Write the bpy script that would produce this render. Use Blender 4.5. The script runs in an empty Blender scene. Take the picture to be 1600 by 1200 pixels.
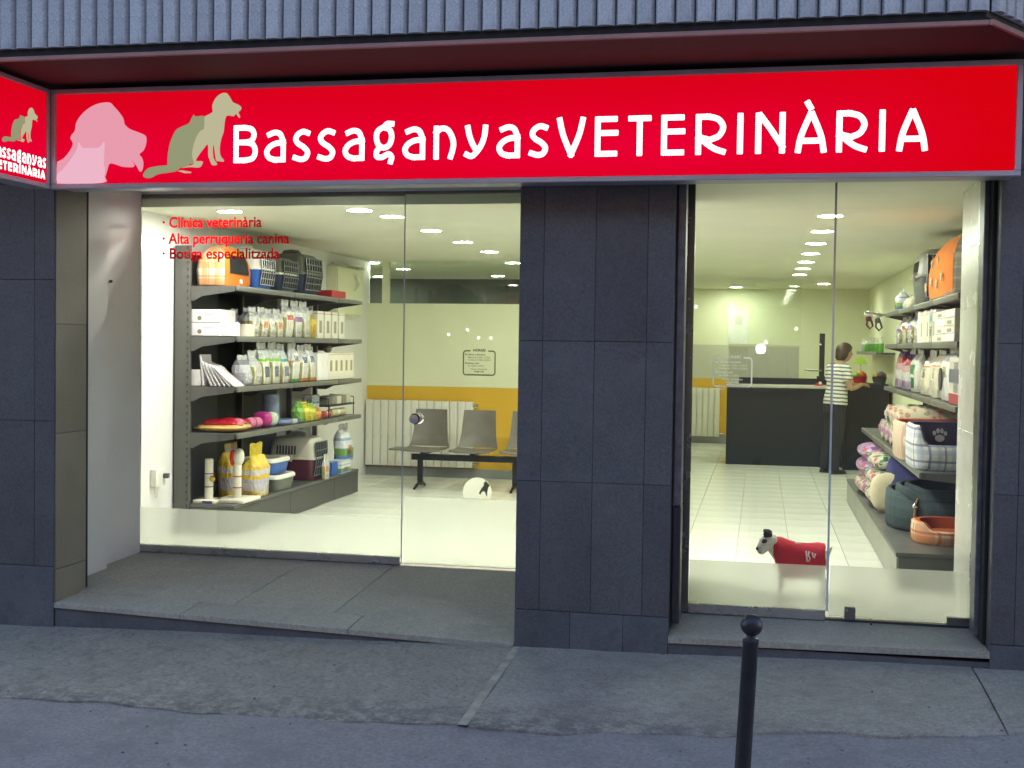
import bpy, bmesh, math, random
import numpy as np
from mathutils import Vector, Matrix
from mathutils.geometry import tessellate_polygon

random.seed(7)
PI = math.pi
S = bpy.context.scene
COL = S.collection

# ------------------------------------------------------------------ camera, sky, light, exposure
CAM_POS = Vector((0.0, -6.95, 1.62))
F_PX, PITCH, YAW, ROLL = 1891.7, -0.03139, 0.20217, 0.014037
fwd = Vector((-math.sin(YAW) * math.cos(PITCH), math.cos(YAW) * math.cos(PITCH), math.sin(PITCH)))
rt0 = Vector((math.cos(YAW), math.sin(YAW), 0))
up0 = rt0.cross(fwd)
rt = rt0 * math.cos(ROLL) + up0 * math.sin(ROLL)
up = -rt0 * math.sin(ROLL) + up0 * math.cos(ROLL)
cam_data = bpy.data.cameras.new('camera')
cam_data.sensor_width = 36
cam_data.lens = 36 * F_PX / 1600
cam_data.clip_start = 0.05
cam_data.clip_end = 400
cam = bpy.data.objects.new('camera', cam_data)
COL.objects.link(cam)
m4 = Matrix((rt, up, -fwd)).transposed().to_4x4()
m4.translation = CAM_POS
cam.matrix_world = m4
S.camera = cam

W = bpy.data.worlds.new('World')
S.world = W
W.use_nodes = True
wn, wl = W.node_tree.nodes, W.node_tree.links
for n in list(wn):
    wn.remove(n)
SUN_EL, SUN_ROT = math.radians(6.0), math.radians(20)
sky = wn.new('ShaderNodeTexSky')
sky.sky_type = 'NISHITA'
sky.sun_disc = False
sky.sun_elevation = SUN_EL
sky.sun_rotation = SUN_ROT
sky.air_density = 1.0
sky.dust_density = 0.6
sky.ozone_density = 3.0
tint = wn.new('ShaderNodeMix')
tint.data_type = 'RGBA'
tint.blend_type = 'MULTIPLY'
tint.inputs[0].default_value = 1.0
tint.inputs[7].default_value = (0.96, 0.69, 0.61, 1)
bg = wn.new('ShaderNodeBackground')
bg.inputs['Strength'].default_value = 0.15
wo = wn.new('ShaderNodeOutputWorld')
wl.new(sky.outputs[0], tint.inputs[6])
wl.new(tint.outputs[2], bg.inputs[0])
wl.new(bg.outputs[0], wo.inputs[0])

sun_d = bpy.data.lights.new('sun', 'SUN')
sun_d.energy = 0.05
sun_d.angle = math.radians(30)
sun_d.color = (1.0, 0.85, 0.75)
sun = bpy.data.objects.new('sun', sun_d)
COL.objects.link(sun)
# low sun behind the building, same direction as the sky's sun
sd = Vector((math.sin(SUN_ROT) * math.cos(SUN_EL), math.cos(SUN_ROT) * math.cos(SUN_EL), math.sin(SUN_EL)))
sun.rotation_euler = sd.to_track_quat('Z', 'Y').to_euler()
sun.location = (0, 0, 12)

S.view_settings.view_transform = 'Standard'
S.view_settings.look = 'None'
S.view_settings.gamma = 1
S.view_settings.use_curve_mapping = False
S.view_settings.exposure = 3.65
S.render.engine = 'CYCLES'
S.cycles.use_denoising = True
S.cycles.max_bounces = 10
S.cycles.transparent_max_bounces = 24
S.cycles.sample_clamp_indirect = 6


# ------------------------------------------------------------------ materials
def new_mat(name):
    m = bpy.data.materials.new(name)
    m.use_nodes = True
    nt = m.node_tree
    for n in list(nt.nodes):
        nt.nodes.remove(n)
    out = nt.nodes.new('ShaderNodeOutputMaterial')
    return m, nt.nodes, nt.links, out


def c4(c):
    return (c[0], c[1], c[2], 1)


def mixc(N, L, fac, a, b, mode='MIX'):
    n = N.new('ShaderNodeMix')
    n.data_type = 'RGBA'
    n.blend_type = mode
    for sock, v in ((n.inputs[0], fac), (n.inputs[6], a), (n.inputs[7], b)):
        if hasattr(v, 'links'):
            L.new(v, sock)
        elif isinstance(v, (int, float)):
            sock.default_value = v
        else:
            sock.default_value = c4(v)
    return n.outputs[2]


def mth(N, L, op, a, b=None, c=None):
    n = N.new('ShaderNodeMath')
    n.operation = op
    for i, v in enumerate((a, b, c)):
        if v is None:
            continue
        if hasattr(v, 'links'):
            L.new(v, n.inputs[i])
        else:
            n.inputs[i].default_value = v
    return n.outputs[0]


def coords(N, kind='Object', scale=None):
    t = N.new('ShaderNodeTexCoord')
    return t.outputs[kind]


def noise(N, L, vec, scale, detail=4, rough=0.55):
    n = N.new('ShaderNodeTexNoise')
    n.inputs['Scale'].default_value = scale
    n.inputs['Detail'].default_value = detail
    n.inputs['Roughness'].default_value = rough
    L.new(vec, n.inputs['Vector'])
    return n.outputs['Fac']


def ramp(N, L, fac, stops, interp='LINEAR'):
    r = N.new('ShaderNodeValToRGB')
    r.color_ramp.interpolation = interp
    el = r.color_ramp.elements
    while len(el) > 1:
        el.remove(el[-1])
    el[0].position = stops[0][0]
    el[0].color = c4(stops[0][1])
    for p, c in stops[1:]:
        e = el.new(p)
        e.color = c4(c)
    L.new(fac, r.inputs[0])
    return r.outputs[0]


def bsdf(N, L, out, col, rough=0.5, metal=0.0, spec=0.5, bump_h=None, bump_s=0.3, bump_d=0.002, coat=0):
    b = N.new('ShaderNodeBsdfPrincipled')
    for key, v in (('Base Color', col), ('Roughness', rough), ('Metallic', metal)):
        if hasattr(v, 'links'):
            L.new(v, b.inputs[key])
        elif isinstance(v, (int, float)):
            b.inputs[key].default_value = v
        else:
            b.inputs[key].default_value = c4(v)
    b.inputs['Specular IOR Level'].default_value = spec
    b.inputs['Coat Weight'].default_value = coat
    if bump_h is not None:
        bp = N.new('ShaderNodeBump')
        bp.inputs['Strength'].default_value = bump_s
        bp.inputs['Distance'].default_value = bump_d
        L.new(bump_h, bp.inputs['Height'])
        L.new(bp.outputs[0], b.inputs['Normal'])
    L.new(b.outputs[0], out.inputs[0])
    return b


def pm(name, col, rough=0.5, metal=0.0, var=0.1, scale=6.0, bump=0.0, bscale=90.0, bdist=0.002, spec=0.5, coat=0):
    m, N, L, out = new_mat(name)
    v = coords(N)
    f = noise(N, L, v, scale)
    a = tuple(max(0, x * (1 - var)) for x in col)
    b = tuple(min(1, x * (1 + var)) for x in col)
    f2 = mth(N, L, 'MULTIPLY_ADD', f, 2.2, -0.6)
    colr = mixc(N, L, f2, a, b)
    rg = mth(N, L, 'MULTIPLY_ADD', f, 0.2, max(0.02, rough - 0.1))
    h = noise(N, L, v, bscale, 3) if bump else None
    bsdf(N, L, out, colr, rg, metal, spec, h, bump, bdist, coat)
    return m


def stone(name, c0, c1, speck, rough=0.4, sp=420, bump=0.15, stain=None, edge=None):
    """dark granite or concrete: broad clouding, fine grain and scattered specks"""
    m, N, L, out = new_mat(name)
    v = coords(N)
    a = noise(N, L, v, 2.3, 6, 0.6)
    g = noise(N, L, v, sp, 2, 0.7)
    col = mixc(N, L, mth(N, L, 'MULTIPLY_ADD', a, 2.4, -0.7), c0, c1)
    gr = noise(N, L, v, sp * 0.42, 3, 0.8)
    gm = ramp(N, L, gr, [(0.3, (0.72,) * 3), (0.7, (1.24,) * 3)])
    col = mixc(N, L, 1.0, col, gm, 'MULTIPLY')
    s = mth(N, L, 'GREATER_THAN', g, 0.63)
    col = mixc(N, L, mth(N, L, 'MULTIPLY', s, 0.55), col, speck)
    if stain:
        b = noise(N, L, v, stain[0], 8, 0.7)
        sm = mth(N, L, 'MULTIPLY', ramp(N, L, b, [(0.5, (0, 0, 0)), (0.62, (1, 1, 1))]), stain[2])
        col = mixc(N, L, sm, col, stain[1])
    if edge:        # grime and pits gathered along the worn front edge
        sx = N.new('ShaderNodeSeparateXYZ')
        L.new(v, sx.inputs[0])
        mr = N.new('ShaderNodeMapRange')
        mr.inputs[1].default_value, mr.inputs[2].default_value = edge
        L.new(sx.outputs[1], mr.inputs[0])
        e1 = ramp(N, L, noise(N, L, v, 14, 6, 0.75), [(0.42, (0, 0, 0)), (0.58, (1, 1, 1))])
        col = mixc(N, L, mth(N, L, 'MULTIPLY', mth(N, L, 'MULTIPLY', e1, mr.outputs[0]), 0.75), col, (0.075, 0.07, 0.065))
        pit = mth(N, L, 'GREATER_THAN', noise(N, L, v, 38, 3, 0.6), 0.67)
        col = mixc(N, L, mth(N, L, 'MULTIPLY', pit, 0.5), col, (0.07, 0.066, 0.06))
    oi = N.new('ShaderNodeObjectInfo')
    tone = mth(N, L, 'MULTIPLY_ADD', oi.outputs['Random'], 0.22, 0.89)
    tc = N.new('ShaderNodeCombineColor')
    for i in range(3):
        L.new(tone, tc.inputs[i])
    col = mixc(N, L, 1.0, col, tc.outputs[0], 'MULTIPLY')
    rg = mth(N, L, 'MULTIPLY_ADD', a, 0.3, rough - 0.15)
    h = mth(N, L, 'ADD', mth(N, L, 'MULTIPLY', g, 0.4), noise(N, L, v, 45, 5))
    bsdf(N, L, out, col, rg, 0, 0.5, h, bump, 0.003)
    return m


def emit(name, col, strength=1.0, grad=None):
    m, N, L, out = new_mat(name)
    e = N.new('ShaderNodeEmission')
    e.inputs[1].default_value = strength
    if grad:
        g = coords(N, 'Generated')
        sx = N.new('ShaderNodeSeparateXYZ')
        L.new(g, sx.inputs[0])
        x, z = sx.outputs[0], sx.outputs[2]
        # tubes behind the sheet run below the middle, and stop short of the far end
        u = ramp(N, L, z, [(0.0, (.55,) * 3), (0.3, (1,) * 3), (0.75, (.45,) * 3), (1, (.2,) * 3)])
        so = N.new('ShaderNodeSeparateXYZ')
        L.new(coords(N), so.inputs[0])
        x = mth(N, L, 'MULTIPLY_ADD', so.outputs[0], 0.18, 0.5)
        g = coords(N)
        w = ramp(N, L, x, [(0.0, (.8,) * 3), (0.15, (1,) * 3), (0.8, (.9,) * 3), (0.97, (.1,) * 3)])
        nn = noise(N, L, g, 1.6, 2)
        f = mth(N, L, 'MULTIPLY', mth(N, L, 'MULTIPLY', u, w), mth(N, L, 'MULTIPLY_ADD', nn, 0.8, 0.5))
        L.new(mixc(N, L, f, col, grad), e.inputs[0])
    else:
        e.inputs[0].default_value = c4(col)
    L.new(e.outputs[0], out.inputs[0])
    return m


def bands(name, stops, rough=0.35, prints=(), axis=2, spec=0.5, crumple=0.0, side=None, metal=0.0):
    """printed packaging: flat colour bands up the pack plus small blocks of print"""
    m, N, L, out = new_mat(name)
    g = coords(N, 'Generated')
    sx = N.new('ShaderNodeSeparateXYZ')
    L.new(g, sx.inputs[0])
    x, y, z = sx.outputs
    col = ramp(N, L, sx.outputs[axis], stops, 'CONSTANT')
    mp = N.new('ShaderNodeMapping')
    mp.inputs['Scale'].default_value = (9, 9, 24)
    L.new(g, mp.inputs[0])
    nz = noise(N, L, mp.outputs[0], 1.6, 2)
    for z0, z1, y0, y1, pc, dens in prints:
        a = mth(N, L, 'MULTIPLY', mth(N, L, 'GREATER_THAN', z, z0), mth(N, L, 'LESS_THAN', z, z1))
        b = mth(N, L, 'MULTIPLY', mth(N, L, 'GREATER_THAN', y, y0), mth(N, L, 'LESS_THAN', y, y1))
        k = mth(N, L, 'MULTIPLY', mth(N, L, 'MULTIPLY', a, b), mth(N, L, 'GREATER_THAN', nz, 1 - dens))
        col = mixc(N, L, k, col, pc)
    if side:
        q = mth(N, L, 'GREATER_THAN', mth(N, L, 'ABSOLUTE', mth(N, L, 'SUBTRACT', y, 0.5)), 0.40)
        q = mth(N, L, 'MULTIPLY', q, mth(N, L, 'LESS_THAN', z, 0.62))
        col = mixc(N, L, mth(N, L, 'MULTIPLY', q, 0.85), col, side)
    h = None
    if crumple:
        vo = N.new('ShaderNodeTexVoronoi')
        vo.inputs['Scale'].default_value = 5
        L.new(g, vo.inputs['Vector'])
        h = mth(N, L, 'ADD', vo.outputs['Distance'], noise(N, L, g, 9, 3))
    bsdf(N, L, out, col, rough, metal, spec, h, crumple, 0.02)
    return m


def plaid(name, base, s1, s2, fx, fz, w1=0.35, w2=0.12, coord='Object', rough=0.85):
    m, N, L, out = new_mat(name)
    g = coords(N, coord)
    sx = N.new('ShaderNodeSeparateXYZ')
    L.new(g, sx.inputs[0])
    h = mth(N, L, 'ADD', sx.outputs[0], sx.outputs[1])
    def stripes(v, f, w, ph):
        return mth(N, L, 'LESS_THAN', mth(N, L, 'FRACT', mth(N, L, 'MULTIPLY_ADD', v, f, ph + 50)), w)
    col = mixc(N, L, mth(N, L, 'MULTIPLY', stripes(h, fx, w1, 0), 0.6), base, s1)
    if fz:
        col = mixc(N, L, mth(N, L, 'MULTIPLY', stripes(sx.outputs[2], fz, w1, 0), 0.6), col, s1)
        col = mixc(N, L, mth(N, L, 'MULTIPLY', stripes(sx.outputs[2], fz, w2, .5), 0.7), col, s2)
    col = mixc(N, L, mth(N, L, 'MULTIPLY', stripes(h, fx, w2, .5), 0.7), col, s2)
    bsdf(N, L, out, col, rough, 0, 0.2, noise(N, L, g, 400, 2), 0.3, 0.001)
    return m


def floral(name, palette, scale=16, rough=0.9):
    m, N, L, out = new_mat(name)
    g = coords(N)
    vo = N.new('ShaderNodeTexVoronoi')
    vo.inputs['Scale'].default_value = scale
    L.new(g, vo.inputs['Vector'])
    sx = N.new('ShaderNodeSeparateColor')
    L.new(vo.outputs['Color'], sx.inputs[0])
    n = len(palette)
    col = ramp(N, L, sx.outputs[0], [(i / n, c) for i, c in enumerate(palette)], 'CONSTANT')
    col = mixc(N, L, mth(N, L, 'GREATER_THAN', vo.outputs['Distance'], 0.55), col, palette[0])
    bsdf(N, L, out, col, rough, 0, 0.2, noise(N, L, g, 60, 3), 0.4, 0.004)
    return m


def glass_mat(name, tintc=(0.97, 1.0, 0.975)):
    m, N, L, out = new_mat(name)
    fr = N.new('ShaderNodeFresnel')
    fr.inputs[0].default_value = 1.45
    tr = N.new('ShaderNodeBsdfTransparent')
    tr.inputs[0].default_value = c4(tintc)
    gl = N.new('ShaderNodeBsdfGlossy')
    gl.inputs['Roughness'].default_value = 0.0
    mx = N.new('ShaderNodeMixShader')
    L.new(fr.outputs[0], mx.inputs[0])
    L.new(tr.outputs[0], mx.inputs[1])
    L.new(gl.outputs[0], mx.inputs[2])
    dd = N.new('ShaderNodeBsdfDiffuse')
    dd.inputs[0].default_value = (0.8, 0.8, 0.8, 1)
    v = coords(N)
    k = ramp(N, L, noise(N, L, v, 2.2, 7, 0.7), [(0.4, (0, 0, 0)), (0.75, (1, 1, 1))])
    m2 = N.new('ShaderNodeMixShader')
    L.new(mth(N, L, 'MULTIPLY', k, 0.008), m2.inputs[0])
    L.new(mx.outputs[0], m2.inputs[1])
    L.new(dd.outputs[0], m2.inputs[2])
    L.new(m2.outputs[0], out.inputs[0])
    return m


def film_mat(name):
    """sand-blast film: scatters what is behind it, brightest where the room is bright"""
    m, N, L, out = new_mat(name)
    rf = N.new('ShaderNodeBsdfRefraction')
    rf.inputs['IOR'].default_value = 1.3
    rf.inputs['Roughness'].default_value = 0.25
    rf.inputs[0].default_value = (0.97, 0.98, 0.95, 1)
    tl = N.new('ShaderNodeBsdfTranslucent')
    tl.inputs[0].default_value = (0.95, 0.95, 0.93, 1)
    df = N.new('ShaderNodeBsdfDiffuse')
    df.inputs[0].default_value = (0.8, 0.8, 0.78, 1)
    m1 = N.new('ShaderNodeMixShader')
    m1.inputs[0].default_value = 0.30
    L.new(rf.outputs[0], m1.inputs[1])
    L.new(tl.outputs[0], m1.inputs[2])
    m2 = N.new('ShaderNodeMixShader')
    m2.inputs[0].default_value = 0.06
    L.new(m1.outputs[0], m2.inputs[1])
    L.new(df.outputs[0], m2.inputs[2])
    L.new(m2.outputs[0], out.inputs[0])
    return m


def vinyl(name, col):
    """thin cut vinyl on glass: lit from the room behind as well as from the street"""
    m, N, L, out = new_mat(name)
    d = N.new('ShaderNodeBsdfDiffuse')
    d.inputs[0].default_value = c4(col)
    t = N.new('ShaderNodeBsdfTranslucent')
    t.inputs[0].default_value = c4(col)
    mx = N.new('ShaderNodeMixShader')
    mx.inputs[0].default_value = 0.72
    L.new(d.outputs[0], mx.inputs[1])
    L.new(t.outputs[0], mx.inputs[2])
    L.new(mx.outputs[0], out.inputs[0])
    return m


M = {}
M['granite'] = stone('dark_granite', (0.070, 0.070, 0.076), (0.10, 0.10, 0.107), (0.17, 0.17, 0.175), 0.5, 150, 0.1, (3.5, (0.115, 0.115, 0.12), 0.4))
M['granite_core'] = pm('joint_mortar', (0.075, 0.075, 0.08), 0.9)
M['plinth'] = stone('plinth_granite', (0.075, 0.078, 0.088), (0.11, 0.113, 0.125), (0.19, 0.19, 0.2), 0.6, 240, 0.15, (6, (0.06, 0.06, 0.065), 0.5))
M['reveal_stone'] = stone('brown_granite_warm_lit', (0.19, 0.165, 0.125), (0.25, 0.22, 0.17), (0.28, 0.26, 0.22), 0.6, 350, 0.12)  # brown stone, with warm room light also put into its colour
M['concrete'] = stone('worn_concrete', (0.235, 0.205, 0.165), (0.335, 0.295, 0.238), (0.10, 0.092, 0.08), 0.85, 85, 0.9, (9, (0.12, 0.108, 0.09), 0.4), edge=(-1.0, -1.42))
M['asphalt'] = stone('smooth_asphalt', (0.235, 0.212, 0.20), (0.29, 0.262, 0.247), (0.12, 0.115, 0.11), 0.9, 110, 0.7, (2.5, (0.18, 0.165, 0.158), 0.5))
M['step_stone'] = stone('step_granite', (0.32, 0.295, 0.24), (0.42, 0.385, 0.315), (0.22, 0.20, 0.17), 0.7, 120, 0.15, (2.2, (0.26, 0.24, 0.20), 0.45))
M['joint_strip'] = pm('joint_strip', (0.34, 0.30, 0.23), 0.8, 0, 0.3, 9, 0.3, 60)
M['rib'] = stone('ribbed_cladding', (0.38, 0.385, 0.40), (0.50, 0.505, 0.52), (0.2, 0.2, 0.22), 0.75, 180, 0.25, (9, (0.2, 0.2, 0.21), 0.4))
M['gap_shade'] = pm('painted_gap_shade', (0.015, 0.016, 0.016), 0.9)  # near-black colour stands in for shade inside gaps, slots and openings
M['soffit'] = pm('soffit_painted_glow', (0.055, 0.022, 0.021), 0.8, 0, 0.2, 1.5, 0.1, 60)  # the sign's glow is deepened by reddening this paint
M['trim_red_catch'] = pm('soffit_trim', (0.33, 0.17, 0.15), 0.5, 0.0, 0.15, 4)  # red light caught on the edge is put into the lip's colour
M['alu'] = pm('sign_aluminium', (0.42, 0.40, 0.46), 0.4, 0.35, 0.08, 4)
M['steel'] = pm('brushed_steel', (0.55, 0.55, 0.53), 0.28, 0.95, 0.05, 5)
M['chrome'] = pm('polished_steel', (0.75, 0.75, 0.74), 0.12, 1.0, 0.03, 5)
M['rail_brown'] = pm('top_rail', (0.23, 0.21, 0.18), 0.35, 0.6, 0.08, 5)
M['guide'] = pm('shutter_guide', (0.16, 0.17, 0.2), 0.35, 0.5, 0.3, 14, 0.1, 50)
M['guide_dark'] = pm('shutter_guide_dark', (0.045, 0.048, 0.058), 0.4, 0.3, 0.2, 14)
M['bollard'] = pm('bollard_paint', (0.022, 0.024, 0.03), 0.38, 0.3, 0.25, 20, 0.15, 120)
M['white_paint'] = pm('white_paint', (0.8, 0.79, 0.76), 0.6, 0, 0.03, 2, 0.05, 200)
M['cream_wall'] = pm('cream_wall', (0.74, 0.75, 0.52), 0.65, 0, 0.03, 2, 0.05, 200)
M['ceil_wall'] = pm('ceiling_paint', (0.72, 0.73, 0.58), 0.75, 0, 0.03, 1.5)
M['yellow_wall'] = pm('yellow_dado', (0.70, 0.41, 0.02), 0.55, 0, 0.05, 2)
M['olive_panel'] = pm('olive_wall_panel', (0.52, 0.52, 0.41), 0.4, 0, 0.05, 2)
M['skirting'] = pm('grey_skirting', (0.32, 0.33, 0.31), 0.5)
M['tile'] = pm('floor_tile', (0.74, 0.74, 0.67), 0.22, 0, 0.04, 2.5)
M['grout'] = pm('floor_grout', (0.42, 0.41, 0.36), 0.8)
M['clad_tile'] = pm('white_wall_tile', (0.82, 0.81, 0.75), 0.25, 0, 0.02, 3)
M['shelf'] = pm('shelf_metal', (0.10, 0.10, 0.092), 0.4, 0.2, 0.08, 6)
M['shelf_lip'] = pm('shelf_lip', (0.12, 0.12, 0.105), 0.34, 0.0, 0.05, 3)
M['shelf_back'] = pm('shelf_back', (0.035, 0.038, 0.042), 0.5)
M['plinth_panel'] = pm('shelf_plinth', (0.06, 0.063, 0.055), 0.35, 0.1, 0.08, 3)
M['plinth_pale'] = pm('shelf_plinth_pale', (0.26, 0.26, 0.22), 0.35, 0.1, 0.06, 3)
M['counter'] = pm('counter_laminate', (0.013, 0.017, 0.021), 0.5, 0, 0.06, 1.5, spec=0.25)
M['counter_top'] = pm('counter_top', (0.45, 0.43, 0.36), 0.4)
M['black'] = pm('black_steel', (0.012, 0.012, 0.013), 0.4, 0.2)
M['chair'] = pm('chair_plywood', (0.14, 0.125, 0.10), 0.38, 0, 0.12, 10)
M['radiator'] = pm('radiator_enamel', (0.72, 0.70, 0.62), 0.3, 0, 0.03, 4)
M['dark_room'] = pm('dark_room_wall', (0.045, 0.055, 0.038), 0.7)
M['plastic_white'] = pm('white_plastic', (0.78, 0.77, 0.70), 0.35)
M['glass'] = glass_mat('window_glass')
M['glass_edge'] = pm('glass_edge', (0.62, 0.68, 0.7), 0.15, 0.3, 0.1, 8)
M['film'] = film_mat('frosted_film')
M['vinyl_red'] = vinyl('red_vinyl', (0.92, 0.015, 0.07))
M['vinyl_dark'] = pm('olive_vinyl', (0.12, 0.115, 0.035), 0.6, 0, 0.05)
M['vinyl_white'] = vinyl('white_vinyl', (0.97, 0.97, 0.97))
M['sign_red'] = emit('sign_red', (0.66, 0.0005, 0.004), 0.082, (0.82, 0.0, 0.035))
M['sign_white'] = emit('sign_white', (1.0, 0.98, 1.0), 0.135)
M['sign_pink'] = emit('sign_pink', (0.80, 0.33, 0.42), 0.08)
M['sign_pale'] = emit('sign_pale_pink', (0.84, 0.47, 0.58), 0.08)
M['sign_green'] = emit('sign_olive', (0.30, 0.315, 0.175), 0.08)
M['sign_sage'] = emit('sign_sage', (0.50, 0.475, 0.30), 0.08)
M['lamp'] = emit('downlight_glow', (0.95, 1.0, 0.84), 15.0)
M['lamp_warm'] = emit('window_spot_glow', (1.0, 0.94, 0.90), 30.0)
M['tube'] = emit('tube_glow', (0.75, 0.95, 1.0), 0.25)
M['ring'] = pm('downlight_ring', (0.25, 0.27, 0.22), 0.4)


# ------------------------------------------------------------------ mesh helpers
class MB:
    def __init__(self):
        self.bm = bmesh.new()

    def add(self, verts, faces):
        vs = [self.bm.verts.new(v) for v in verts]
        for f in faces:
            try:
                self.bm.faces.new([vs[i] for i in f])
            except ValueError:
                pass
        return vs

    def box(self, x0, x1, y0, y1, z0, z1, bev=0.0, seg=1):
        v = [(x, y, z) for z in (z0, z1) for y in (y0, y1) for x in (x0, x1)]
        vs = self.add(v, [(0, 2, 3, 1), (4, 5, 7, 6), (0, 1, 5, 4), (2, 6, 7, 3), (0, 4, 6, 2), (1, 3, 7, 5)])
        if bev:
            es = list({e for q in vs for e in q.link_edges})
            bmesh.ops.bevel(self.bm, geom=es, offset=bev, segments=seg, affect='EDGES', profile=0.6)
        return self

    def prism(self, poly, axis, a0, a1):
        """poly: 2D points; axis 'x': (y,z), 'y': (x,z), 'z': (x,y)"""
        def p(q, a):
            return {'x': (a, q[0], q[1]), 'y': (q[0], a, q[1]), 'z': (q[0], q[1], a)}[axis]
        n = len(poly)
        vs = [p(q, a0) for q in poly] + [p(q, a1) for q in poly]
        self.add(vs, [tuple(range(n - 1, -1, -1)), tuple(range(n, 2 * n))] + [(i, (i + 1) % n, n + (i + 1) % n, n + i) for i in range(n)])
        return self

    def loft(self, rings, cap0=True, cap1=True):
        n = len(rings[0])
        vs = [v for r in rings for v in r]
        fs = []
        for k in range(len(rings) - 1):
            for i in range(n):
                j = (i + 1) % n
                fs.append((k * n + i, k * n + j, (k + 1) * n + j, (k + 1) * n + i))
        if cap0:
            fs.append(tuple(range(n - 1, -1, -1)))
        if cap1:
            fs.append(tuple(range((len(rings) - 1) * n, len(rings) * n)))
        self.add(vs, fs)
        return self

    def tube(self, pts, r, n=8, closed=False):
        pts = [Vector(p) for p in pts]
        rs = r if isinstance(r, (list, tuple)) else [r] * len(pts)
        rings = []
        prev = None
        for i, p in enumerate(pts):
            if closed:
                d = pts[(i + 1) % len(pts)] - pts[i - 1]
            else:
                d = pts[min(i + 1, len(pts) - 1)] - pts[max(i - 1, 0)]
            d.normalize()
            if prev is None:
                u = d.orthogonal().normalized()
            else:
                u = (prev - d * prev.dot(d))
                u = u.normalized() if u.length > 1e-6 else d.orthogonal().normalized()
            prev = u
            w = d.cross(u)
            rings.append([p + (u * math.cos(2 * PI * k / n) + w * math.sin(2 * PI * k / n)) * rs[i] for k in range(n)])
        if closed:
            rings.append(rings[0])
            self.loft(rings, False, False)
        else:
            self.loft(rings)
        return self

    def cyl(self, p0, p1, r0, r1=None, n=14):
        return self.tube([p0, p1], [r0, r0 if r1 is None else r1], n)

    def lathe(self, prof, c=(0, 0), n=20):
        """prof: (radius, z) from bottom to top round a vertical axis"""
        self.loft([[(c[0] + r * math.cos(2 * PI * k / n), c[1] + r * math.sin(2 * PI * k / n), z) for k in range(n)] for r, z in prof])
        return self

    def ball(self, c, r, n=12, m=8):
        r = r if isinstance(r, (tuple, list)) else (r, r, r)
        rings = []
        for i in range(m + 1):
            a = -PI / 2 + PI * (0.02 + 0.96 * i / m)
            rings.append([(c[0] + r[0] * math.cos(a) * math.cos(2 * PI * k / n), c[1] + r[1] * math.cos(a) * math.sin(2 * PI * k / n), c[2] + r[2] * math.sin(a)) for k in range(n)])
        self.loft(rings)
        return self


def ring(cx, cy, z, w, d, e=4.0, n=20):
    """superellipse outline: w along y, d along x"""
    out = []
    for k in range(n):
        a = 2 * PI * k / n
        c, s = math.cos(a), math.sin(a)
        out.append((cx + d / 2 * math.copysign(abs(c) ** (2 / e), c), cy + w / 2 * math.copysign(abs(s) ** (2 / e), s), z))
    return out


def origin_of(o):
    v = Vector((0, 0, 0))
    while o is not None:
        v += o.location
        o = o.parent
    return v


def thing(name, label, cat, loc=(0, 0, 0), group=None):
    o = bpy.data.objects.new(name, None)
    o.empty_display_size = 0.1
    COL.objects.link(o)
    o.location = loc
    o['label'] = label
    o['category'] = cat
    if group:
        o['group'] = group
    return o


def part(name, mb, mat, parent=None, smooth=35, base=None):
    off = origin_of(parent)
    me = bpy.data.meshes.new(name)
    bm = mb.bm
    bmesh.ops.recalc_face_normals(bm, faces=bm.faces)
    if base is not None:
        off = off + Vector(base)
    if off.length > 0:
        bmesh.ops.translate(bm, vec=-off, verts=bm.verts)
    bm.to_mesh(me)
    bm.free()
    me.materials.append(M[mat] if isinstance(mat, str) else mat)
    if smooth:
        me.polygons.foreach_set('use_smooth', [True] * len(me.polygons))
        me.set_sharp_from_angle(angle=math.radians(smooth))
    o = bpy.data.objects.new(name, me)
    COL.objects.link(o)
    o.parent = parent
    if base is not None:
        o.location = base
    return o


def single(name, label, cat, mb, mat, base, group=None, smooth=35):
    o = part(name, mb, mat, None, smooth, base)
    o['label'] = label
    o['category'] = cat
    if group:
        o['group'] = group
    return o


def structure(name, mb, mat, label=None, parent=None, smooth=35):
    o = part(name, mb, mat, parent, smooth)
    if parent is None:
        o['kind'] = 'structure'
        if label:
            o['label'] = label
    return o


def share(o, parent, loc, rotz=0.0):
    c = o.copy()
    COL.objects.link(c)
    c.parent = parent
    c.location = loc
    if rotz:
        c.rotation_euler.z = rotz
    return c


def copy_tree(o, parent=None):
    c = o.copy()
    COL.objects.link(c)
    c.parent = parent
    for ch in list(o.children):
        copy_tree(ch, c)
    return c


def text_part(name, body, size, mat, parent, origin, facing='front', align='LEFT', offset=0.0, ext=0.0006, spacing=1.0):
    cu = bpy.data.curves.new(name, 'FONT')
    cu.body = body
    cu.size = size
    cu.align_x = align
    cu.extrude = ext
    cu.offset = offset
    cu.space_character = spacing
    cu.resolution_u = 4
    t = bpy.data.objects.new(name + '_src', cu)
    COL.objects.link(t)
    dg = bpy.context.evaluated_depsgraph_get()
    me = bpy.data.meshes.new_from_object(t.evaluated_get(dg))
    bpy.data.objects.remove(t)
    me.name = name
    if facing == 'front':
        rot = Matrix.Rotation(PI / 2, 4, 'X')
    else:   # facing +x
        rot = Matrix.Rotation(PI / 2, 4, 'Z') @ Matrix.Rotation(PI / 2, 4, 'X')
    me.transform(rot)
    me.materials.clear()
    me.materials.append(M[mat])
    o = bpy.data.objects.new(name, me)
    COL.objects.link(o)
    o.parent = parent
    o.location = Vector(origin) - origin_of(parent)
    return o


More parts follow.
